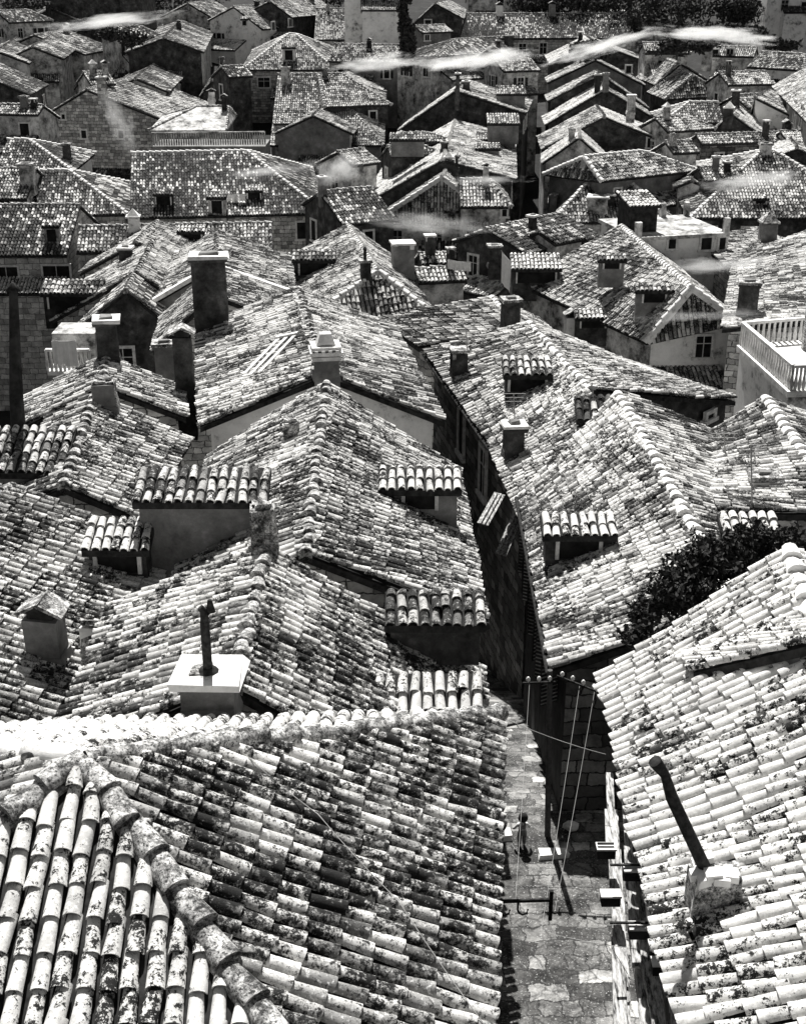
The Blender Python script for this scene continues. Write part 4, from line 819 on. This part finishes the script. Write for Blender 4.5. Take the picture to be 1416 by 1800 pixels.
# utility pole with its insulators at the corner of the steep slope house
top = PY(966, 1178, 20.9); px_ = top[0]; root = thing('utility_pole', 'slender alley pole carrying two crossarms of white insulators', 'utility pole', A(px_, 20.9, ground(20.9)))
mb = MB(); mb.tube([A(px_+.12, 20.9, ground(20.9)), A(px_, 20.9, top[2])], [.06, .05], 'bark', 9); mb.build('pole', A(px_, 20.9, 1), root)
def arm(p, q, n):
    mb = MB(); mb.beam(p, q, .03, .035, 'iron'); ar = mb.build('crossarm', p, root)
    for i in range(n):
        c = p+(q-p)*(i+.5)/n; m = MB(); m.tube([c, c+UP*.05, c+UP*.06, c+UP*.10, c+UP*.13], [.015, .015, .04, .036, .015], 'porcelain', 8); m.build('insulator', c, ar)
zc_ = top[2]-.15; arm(PY(918, 1201, 20.8), PY(975, 1199, 20.8), 3); arm(PY(978, 1188, 20.8), PY(1052, 1217, 20.6), 4)
def wire(pts, label, r=.006, sagm=.12):
    P_ = []
    for a, b in zip(pts[:-1], pts[1:]):
        for k in range(9): s = k/8; P_.append(a+(b-a)*s-UP*sagm*4*s*(1-s))
    mb = MB(); mb.tube(P_, r, 'wire', 4); single('wire', mb, label, 'wire', pts[0], 'overhead wires')
arm_end = lambda px, py: PY(px, py, 20.75)
wire([arm_end(1044, 1216), PZ(975, 1600, 6.4)], 'pale wire from the rightmost insulator down to the hooked bracket', .0035)
wire([arm_end(1018, 1205), PZ(950, 1640, 6.8)], 'pale wire from the middle insulator down past the hooked bracket', .0035)
wire([arm_end(930, 1202), PZ(905, 1590, 7.4)], 'pale wire passing over the child to the bracket hooks', .003)
wire([on(H1, 432, 1345, .15), on(H1, 560, 1470, .3), on(H1, 700, 1630, .35), PZ(850, 1800, 10.2)], 'white wire drooping across the pyramid roof', .006, .03)
wire([PZ(872, 1256, 10.0), PZ(1064, 1326, 9.6)], 'thin wire crossing the alley between the two near roofs', .005, .05)
wire([PZ(962, 1640, 7.6), PZ(1150, 1672, 9.1)], 'thin wire from the hooked bracket to the board screen', .004, .03)
# iron bracket with hooks on the pyramid house wall
a = PZ(868, 1586, 7.9); b = PY(968, 1582, a[1]); root = thing('wire_bracket', 'rusty iron bracket with three hooks reaching out over the alley', 'bracket', a)
mb = MB(); mb.beam(a-EX*.3, b, .03, .045, 'iron'); mb.build('bar', a, root)
mb = MB(); mb.beam(b+UP*.16, b-UP*.34, .05, .05, 'iron', EY); mb.build('upright', a, root)
for k in (.1, .42, .98):
    c = a+(b-a)*k; mb = MB(); mb.tube([c, c-UP*.15, c-UP*.2+EX*.02, c-UP*.23+EX*.07, c-UP*.2+EX*.13, c-UP*.14+EX*.14], .016, 'iron', 6); mb.build('hook', c, root)
# leaning planks on the alley side of the windowed house
for (p, q, lab) in (((848, 922), (878, 868), 'shorter pale plank leaning on the alley wall below the windows'), ((880, 975), (910, 905), 'longer pale plank leaning on the alley wall below the windows')):
    a = PY(p[0], p[1], 31.2); b = PY(q[0], q[1], 32.2); mb = MB(); 
    for o in (-.11, 0, .11): mb.beam(a+A(o*.9, 0, -o*.3), b+A(o*.9, 0, -o*.3), .1, .04, 'wood')
    single('shutter_plank', mb, lab, 'plank', a)
# skylight boards on the whitewashed gable house
mb = MB(); c0 = on(H4, 440, 668, .14); c1 = on(H4, 505, 604, .2); n_ = unit(np.cross(H4['faces'][0][1]-H4['faces'][0][0], H4['faces'][0][2]-H4['faces'][0][0])); n_ = n_ if n_[2] > 0 else -n_
d_ = unit(c1-c0); x_ = np.cross(n_, d_)
for o in (-.3, 0, .3): mb.box((c0+c1)/2+x_*o, x_, d_, n_, .07, np.linalg.norm(c1-c0)/2, .03, 'pale')
for o in (-.15, .15): mb.box((c0+c1)/2+x_*o-n_*.04, x_, d_, n_, .09, np.linalg.norm(c1-c0)/2*.95, .02, 'pane')
mb.box(c1+d_*.05, x_, d_, n_, .4, .06, .08, 'pale'); mb.build('skylight', c0, H4['root'])
# bush in the yard
def foliage(label, name, lobes, n, leaf, trunk, cat='tree', kind=None, mat='leaf', group=None):
    base = trunk[0]; root = thing(name, label, cat, base, group); mb = MB()
    wts = np.array([l[1][0]*l[1][1]*l[1][2] for l in lobes]); wts /= wts.sum(); pick = RNG.choice(len(lobes), n, p=wts)
    C_ = np.array([l[0] for l in lobes])[pick]; R_ = np.array([l[1] for l in lobes])[pick]
    dv = RNG.normal(size=(n, 3)); dv /= np.linalg.norm(dv, axis=1)[:, None]; rr = RNG.random(n)**.45*(1+.22*np.sin(dv[:, 0]*7+pick)*np.cos(dv[:, 2]*6))
    P = C_+dv*R_*rr[:, None]; clump = np.sin(P[:, 0]*4.1/leaf*.05)*np.sin(P[:, 1]*3.7/leaf*.05)*np.sin(P[:, 2]*4.4/leaf*.05) > -.25; P = P[clump]; n = len(P)
    a = RNG.normal(size=(n, 3)); a /= np.linalg.norm(a, axis=1)[:, None]; b = np.cross(a, RNG.normal(size=(n, 3))); b /= np.linalg.norm(b, axis=1)[:, None]; s = (leaf*RNG.uniform(.6, 1.4, n))[:, None]
    V = np.stack([P-a*s, P+b*s*.5, P+a*s, P-b*s*.5], 1).reshape(-1, 3); mb.add(V, np.arange(4*n).reshape(-1, 4), mat)
    mb.build('crown', base, root); tb = MB(); tb.tube(trunk, np.linspace(.12, .04, len(trunk)), 'bark', 7)
    for l in lobes[:5]: tb.tube([trunk[-2], (trunk[-1]+l[0])/2+A(.05, 0, .05), l[0]], [.05, .035, .015], 'bark', 5)
    tb.build('trunk', base, root); return root
def lb(px, py, Y, rx, rz, ry=None): return (PY(px, py, Y), A(rx, ry or rx, rz))
foliage('dense dark bush between the steep slope house and the pale right roof', 'bush', [lb(1150, 1078, 20.4, .5, .42), lb(1200, 1025, 20.4, .6, .5), lb(1265, 975, 20.6, .65, .5), lb(1330, 958, 20.6, .6, .38), lb(1240, 1050, 20.1, .75, .55), lb(1165, 1112, 20, .6, .35), lb(1300, 1010, 20.2, .6, .5), lb(1120, 1118, 20, .35, .25), lb(1400, 952, 20.6, .4, .3)], 17000, .055,
        [A(5.4, 19.8, yz), A(5.3, 19.9, 6.5), PY(1235, 1060, 20.2)], 'bush')
# far trees and scrub along the top of the view
foliage('tall thin dark cypress at the top centre', 'cypress_tree', [lb(715, y, 132, .85, 1.3) for y in range(-50, 105, 22)], 5000, .22, [PY(715, 130, 132), PY(715, 60, 132), PY(715, -40, 132)], 'tree')
for i, (px, py, Y, rx, rz, lab) in enumerate([(1040, 4, 168, 4, 1.6, 'dark scrub at the top right of centre behind the longest roof'), (1150, 40, 150, 2.6, 1.4, 'dark bush at the end of the longest roof'), (1205, 52, 148, 2.8, 1.2, 'dark bush under the pale rubble at the top'), (1180, 10, 165, 6, 2.0, 'broad dark scrub at the top above the long wisp'), (1290, 20, 162, 3.2, 2.2, 'dark bush between the rubble and the ruined block'), (1300, 60, 146, 2.6, 1.0, 'low scrub under the ruined block'), (950, 8, 168, 4.4, 1.2, 'dark scrub at the top behind the two ridge chimneys'), (1100, -8, 185, 7, 2.5, 'dark scrub on the hillside at the top edge'), (1385, 75, 140, 2.2, 1.0, 'bright scrub at the right edge under the ruined block'), (1020, 88, 128, 2.4, .9, 'dark bush behind the head of the right hand row'), (1190, 80, 132, 3.2, 1.0, 'dark bush below the long arching wisp'), (40, 8, 178, 6, 2.4, 'dark tree mass at the upper left corner'), (230, 62, 140, 3.0, 1.2, 'dark bushes below the smoke band at upper left'), (300, -5, 190, 8, 3, 'dark trees behind the pale hip roof at the top'), (560, -12, 190, 8, 2, 'dark trees behind the white fronted block')]):
    c = PY(px, py, Y); foliage(lab, 'scrub_bush', [(c+A(random.uniform(-.7, .7)*rx, random.uniform(-.4, .4)*rx, random.uniform(-.3, .3)*rz), A(rx*.55, rx*.5, rz*.7)) for k in range(6)], 2600, .24, [A(c[0], c[1], c[2]-rz*1.3), A(c[0], c[1], c[2]-rz*.6), c], 'bush', group='scrub along the top of the town')
# laundry and the washing line on the streaked roof
def laundry(a, b, n, w, h, label, ob_name='laundry'):
    root = thing(ob_name, label, 'laundry', (a+b)/2); mb = MB(); mb.tube([a, (a+b)/2-UP*.06, b], .012, 'wire', 4); mb.build('line', a, root)
    for i in range(n):
        c = a+(b-a)*(i+.5)/n-UP*.03; d = unit(b-a); m = MB(); V = []; cols = 6
        y_ = A(-d[1], d[0], 0)
        for r in range(4):
            for k in range(cols): V.append(c+d*w*(k/(cols-1)-.5)-UP*h*r/3*(1+.1*math.sin(i*2))+y_*(.06*math.sin(k*2.1+i)*r/3))
        q = [(r*cols+k, r*cols+k+1, (r+1)*cols+k+1, (r+1)*cols+k) for r in range(3) for k in range(cols-1)]
        m.add(V, q, 'cloth'); ob = m.build('cloth', c, root)[0]; sd = ob.modifiers.new('thick', 'SOLIDIFY'); sd.thickness = .015
Yc = on(C1, 412, 352)[1]-.3
laundry(PY(394, 342, Yc), PY(432, 340, Yc), 3, .42, .5, 'white washing on a line between two dormers of the streaked roof')
laundry(PY(787, 456, 66), PY(826, 461, 66), 4, .35, .45, 'row of white washing by the lower canopy roof, centre')
laundry(PY(880, 440, 64), PY(900, 462, 63.4), 1, .75, 1.5, 'white sheet hanging beside the black chimney in the centre')
# terrace with black fronted hut right of centre
fz = 5.2; fa = PZ(1118, 418, fz); fb_ = PZ(1282, 409, fz); bk = 5.5; root = thing('terrace_house', 'flat white roof terrace with a black fronted hut and posts', 'house', A((fa[0]+fb_[0])/2, fa[1]+2, ground(fa[1])))
q = unit((fb_-fa)*A(1, 1, 0)); r_ = A(-q[1], q[0], 0); W_ = np.linalg.norm(fb_-fa); cc = (fa+fb_)/2+r_*bk/2
mb = MB(); gz = ground(cc[1])-.5; mb.box(A(cc[0], cc[1], (fz-.2+gz)/2), q, r_, UP, W_/2-.15, bk/2-.15, (fz-.2-gz)/2, 'white'); wl = mb.build('wall', cc, root, uv=True)
mb = MB(); mb.box(cc-UP*.1, q, r_, UP, W_/2, bk/2, .1, 'plaster'); mb.build('terrace_floor', cc, root)
for (px, w_, h_) in ((1180, 14, 22), (1240, 20, 26), (1268, 12, 26)):
    c = PP(px, 428, fa+r_*.15, r_); t_ = depth(c); frame_window(c, q, -r_, w_*t_/F, h_*t_/F*.8, wl)
for u, e_ in ((-.47, -.47), (.47, -.47), (.2, .45), (.47, .45)):
    if True:
        mb = MB(); c = cc+q*W_*u+r_*bk*e_+UP*.4; mb.box(c, q, r_, UP, .16, .16, .4, 'plaster', .95, .02); mb.build('post', c, root)
hc = fa+q*.95+r_*2.2; mb = MB(); mb.box(hc+UP*.75, q, r_, UP, .8, .9, .75, 'soot_shade'); hu = mb.build('hut', hc, root); mb = MB()  # hut painted black to stand in for the shadow on its front
roof_face(mb, hc-q*.95-r_*1.05+UP*1.45, hc+q*.95-r_*1.05+UP*1.45, hc+q*.95+r_*1.05+UP*1.95, hc-q*.95+r_*1.05+UP*1.95, 'tile_clean', 4, False, 0, 1, clip=False); mb.build('hut_roof', hc, hu)
# balustrade helper
def balustrade(a, b, h, n, root, mat='pale', wd=.07):
    mb = MB(); mb.beam(a+UP*h, b+UP*h, .16, .1, mat); rl = mb.build('rail', a, root); mb = MB()
    for k in range(n+1):
        c = a+(b-a)*k/n; mb.tube([c, c+UP*h*.3, c+UP*h*.6, c+UP*h], [wd*.8, wd, wd*.6, wd*.7], mat, 6)
    o = mb.build('balusters', a, rl)[0]
bz = 6.3; root = thing('balcony_house', 'white walled house with a railed balcony terrace at the right edge', 'house', PZ(1360, 650, bz)*A(1, 1, 0)+UP*ground(44))
p1, p2, p3, p4 = PZ(1300, 612, bz), PZ(1388, 692, bz), PZ(1500, 690, bz), PZ(1450, 600, bz)
mb = MB(); gz = ground(44)-1; mb.add([p1, p2, p3, p4]+[A(p[0], p[1], gz) for p in (p1, p2, p3, p4)], [(0, 1, 2, 3), (4, 5, 1, 0), (5, 6, 2, 1), (6, 7, 3, 2), (7, 4, 0, 3)], 'white'); wl = mb.build('wall', p1, root, uv=True)
mb = MB(); slab(mb, [p1+A(-.15, 0, .12), p2+A(-.15, -.15, .12), p3+A(0, -.15, .12), p4+UP*.12], 'pale', .2); mb.build('balcony_floor', p1, root)
balustrade(p1+UP*.1, p2+UP*.1, .85, 22, root); balustrade(p2+UP*.1, p3+UP*.1, .85, 16, root); balustrade(p1+UP*.1, p4+UP*.1, .85, 16, root)
mb = MB(); c = PZ(1412, 620, bz); mb.box(c+UP*1.0+EX*1.2, EX, EY, UP, 1.3, .12, 1.15, 'wood'); mb.build('board_panel', c, root)
# balustraded terrace of the cement roofed house
root = T1['root']; a = PZ(268, 256, 5.55); b = PY(466, 254, a[1])
mb = MB(); c = (a+b)/2+EY*2; gz = ground(c[1])-.5; mb.box(A(c[0], c[1], (a[2]+gz)/2-.05), EX, EY, UP, np.linalg.norm(b-a)/2, 2, (a[2]-gz)/2, 'greywall'); mb.build('terrace', c, root, uv=True); balustrade(a, b, .95, 46, root, 'plaster', .08)
# villa pediment
dormer(V1, 480, 560, 200, 218, 253, 0, 'plaster', 'tile_mid')
# pale front with balcony and washing at the far left
a = PZ(84, 652, 5.2); root = thing('balcony_house', 'small balcony front with dark washing on its rail at far left', 'house', A(a[0]+.8, a[1]+1, ground(a[1])))
mb = MB(); b = PY(160, 652, a[1]); W_ = b[0]-a[0]; gz = ground(a[1])-.5; zt = PY(100, 585, a[1]+1.2)[2]
mb.box(A((a[0]+b[0])/2, a[1]+1.9, (zt+gz)/2), EX, EY, UP, W_/2, .8, (zt-gz)/2, 'plaster'); wl = mb.build('wall', a, root, uv=True)
mb = MB(); mb.box(A((a[0]+b[0])/2, a[1]+.55, a[2]-.08), EX, EY, UP, W_/2, .6, .08, 'pale'); mb.build('balcony_floor', a, root); balustrade(a+EY*.05, b+EY*.05, .8, 10, root)
laundry(PY(92, 598, a[1]-.1), PY(132, 598, a[1]-.1), 2, .5, .9, 'washing hung over the balcony rail at far left')
# sooty flue at the far left
a = PY(32, 800, 29.5); b = PY(24, 512, 29.5); root = thing('flue_pipe', 'tall black flue standing at the left edge before the stone front', 'flue', a)
mb = MB(); mb.tube([a-UP*1.5, a+(b-a)*.35, b], [.2, .17, .1], 'soot_shade', 8); mb.build('pipe', a, root); mb = MB(); mb.tube([b, b+UP*.06, b+UP*.2], [.17, .17, .03], 'iron', 8); mb.build('cowl', b, root)
# aerials
for (H, px, pb, pt, lab) in ((H7, 822, 655, 578, None), (H7, 905, 745, 692, None), (H10, 1275, 815, 762, None), (H10, 1322, 900, 782, None)):
    b = on(H, px, pb); t_ = PP(px-3, pt, b, EY); mb = MB(); mb.tube([b-UP*.1, t_], .018, 'wire', 5); ob = mb.build('aerial', b, H['root']); mb = MB()
    for k in (0, .12, .24): mb.beam(t_-UP*k-EX*(.35-k*.4), t_-UP*k+EX*(.35-k*.4), .015, .015, 'wire')
    mb.build('aerial_rod', b, ob)
for H, la in ((H7, 'L'), (H8, 'L'), (H3, 'R')):
    a, b = (H['L0'], H['L1']) if la == 'L' else (H['R0'], H['R1']); n_ = A(-.1, 0, -.06) if la == 'L' else A(.1, 0, -.06)
    mb = MB(); mb.tube([a+(b-a)*k/6+n_+UP*.015*math.sin(k*2.2) for k in range(7)], .05, 'iron', 7); mb.build('gutter', a, H['root'])
a, b = H8['pl']['L']; tv = unit((b-a)*A(1, 1, 0)); n_ = A(tv[1], -tv[0], 0)
for f in (.2, .38, .58, .8):
    q = a+(b-a)*f-UP*.95
    for sg in (-1, 1):
        mb = MB(); c = q+tv*sg*.36; hx = unit(n_+tv*sg*.6)
        mb.box(c+hx*.22, hx, np.cross(UP, hx), UP, .22, .015, .55, 'darkwall')
        for k in range(12): mb.box(c+hx*.22+np.cross(UP, hx)*.02-UP*(.5-k*.09), hx, np.cross(UP, hx), UP, .2, .012, .012, 'plaster')
        mb.build('shutter', q, H8['wall'])
    mb = MB(); mb.box(q+n_*.02, tv, n_, UP, .33, .02, .55, 'pane'); mb.build('window', q, H8['wall'])
# ---------- smoke ----------
def smoke_mat():
    m = bpy.data.materials.new('chimney_smoke'); m.use_nodes = True; nt = m.node_tree; nt.nodes.remove(nt.nodes['Principled BSDF'])
    v = nt.nodes.new('ShaderNodeVolumePrincipled'); v.inputs['Color'].default_value = (.97, .97, .965, 1); v.inputs['Anisotropy'].default_value = .2
    tc = nt.nodes.new('ShaderNodeTexCoord'); ln = N(nt, 'ShaderNodeVectorMath', operation='LENGTH'); nt.links.new(tc.outputs['Object'], ln.inputs[0])
    oi = nt.nodes.new('ShaderNodeObjectInfo')
    ad = N(nt, 'ShaderNodeVectorMath', operation='ADD'); nt.links.new(tc.outputs['Object'], ad.inputs[0]); nt.links.new(oi.outputs['Location'], ad.inputs[1])
    mp = N(nt, 'ShaderNodeMapping'); mp.inputs['Scale'].default_value = (2.6, 1.1, 1.7); nt.links.new(ad.outputs[0], mp.inputs[0])
    n = noise(nt, mp.outputs[0], 1.0, 10, .70); N_ = n
    er = N(nt, 'ShaderNodeMath', operation='MULTIPLY_ADD'); nt.links.new(n, er.inputs[0]); er.inputs[1].default_value = 2.7; er.inputs[2].default_value = -.70
    sq = N(nt, 'ShaderNodeMath', operation='POWER'); nt.links.new(ln.outputs['Value'], sq.inputs[0]); sq.inputs[1].default_value = 1.2
    mu = N(nt, 'ShaderNodeMath', operation='SUBTRACT', use_clamp=True); nt.links.new(er.outputs[0], mu.inputs[0]); nt.links.new(sq.outputs[0], mu.inputs[1])
    sc = N(nt, 'ShaderNodeMath', operation='MULTIPLY'); nt.links.new(oi.outputs['Alpha'], sc.inputs[0]); sc.inputs[1].default_value = 3.0
    m3 = N(nt, 'ShaderNodeMath', operation='MULTIPLY'); nt.links.new(mu.outputs[0], m3.inputs[0]); nt.links.new(sc.outputs[0], m3.inputs[1]); nt.links.new(m3.outputs[0], v.inputs['Density'])
    nt.links.new(v.outputs[0], nt.nodes['Material Output'].inputs['Volume']); m.cycles.volume_step_rate = 2; return m
M['smoke'] = smoke_mat(); scene.cycles.volume_bounces = 6
def wisp(a, b, ry, rz, dens, label):
    me = bpy.data.meshes.new('smoke_wisp'); import bmesh; bm = bmesh.new(); bmesh.ops.create_icosphere(bm, subdivisions=3, radius=1); bm.to_mesh(me); bm.free(); me.materials.append(M['smoke'])
    ob = bpy.data.objects.new('smoke_wisp', me); COL.objects.link(ob); d = b-a; L_ = np.linalg.norm(d); ob.location = (a+b)/2
    ob.rotation_euler = Vector(d).to_track_quat('X', 'Z').to_euler(); ob.scale = (L_/2, ry, rz); ob.color = (1, 1, 1, dens); tag(ob, label, 'smoke', 'wisps of smoke over the town')
for (x0, y0, x1, y1, Y, ry, rz, de, lab) in [
    (930, 118, 1190, 44, 121, 1.2, .9, .75, 'white smoke wisp rising over the head of the right hand row'), (1090, 50, 1416, 72, 120, 1.3, 1.0, .8, 'long white wisp arching below the scrub at top right'),
    (690, 116, 985, 92, 122, 1.3, 1.2, .7, 'white wisp across the pale gable at the head of the row'), (560, 122, 770, 100, 117, 1.2, .9, .5, 'white wisp by the white flanked row houses'),
    (40, 54, 345, 20, 138, 1.4, .9, .5, 'white band of smoke across the upper left corner'), (165, 130, 250, 290, 95, 1.0, 1.2, .16, 'faint smoke trailing down from the rubble gable chimney'),
    (540, 340, 650, 258, 82, 1.3, 1.3, .2, 'white smoke cloud at the corner of the villa'), (350, 316, 600, 286, 78, .8, .5, .25, 'thin smoke drifting over the streaked roof'),
    (590, 380, 900, 404, 72, 1.0, .8, .2, 'low smoke haze above the white ridge in the centre'), (1120, 474, 1430, 456, 58, .7, .4, .5, 'white wisp at the right edge below the domed vent'),
    (1200, 328, 1440, 308, 80, .9, .7, .5, 'bright wisp over the wide hip roof at the right'), (1040, 564, 1400, 546, 46, .4, .2, .4, 'thin wisp along the eave above the white front'), (740, 318, 960, 314, 83, .5, .4, .4, 'thin wisp over the hip ended house by the dark alley')]:
    wisp(PY(x0, y0, Y), PY(x1, y1, Y), ry*1.6, rz*1.0, de, lab)
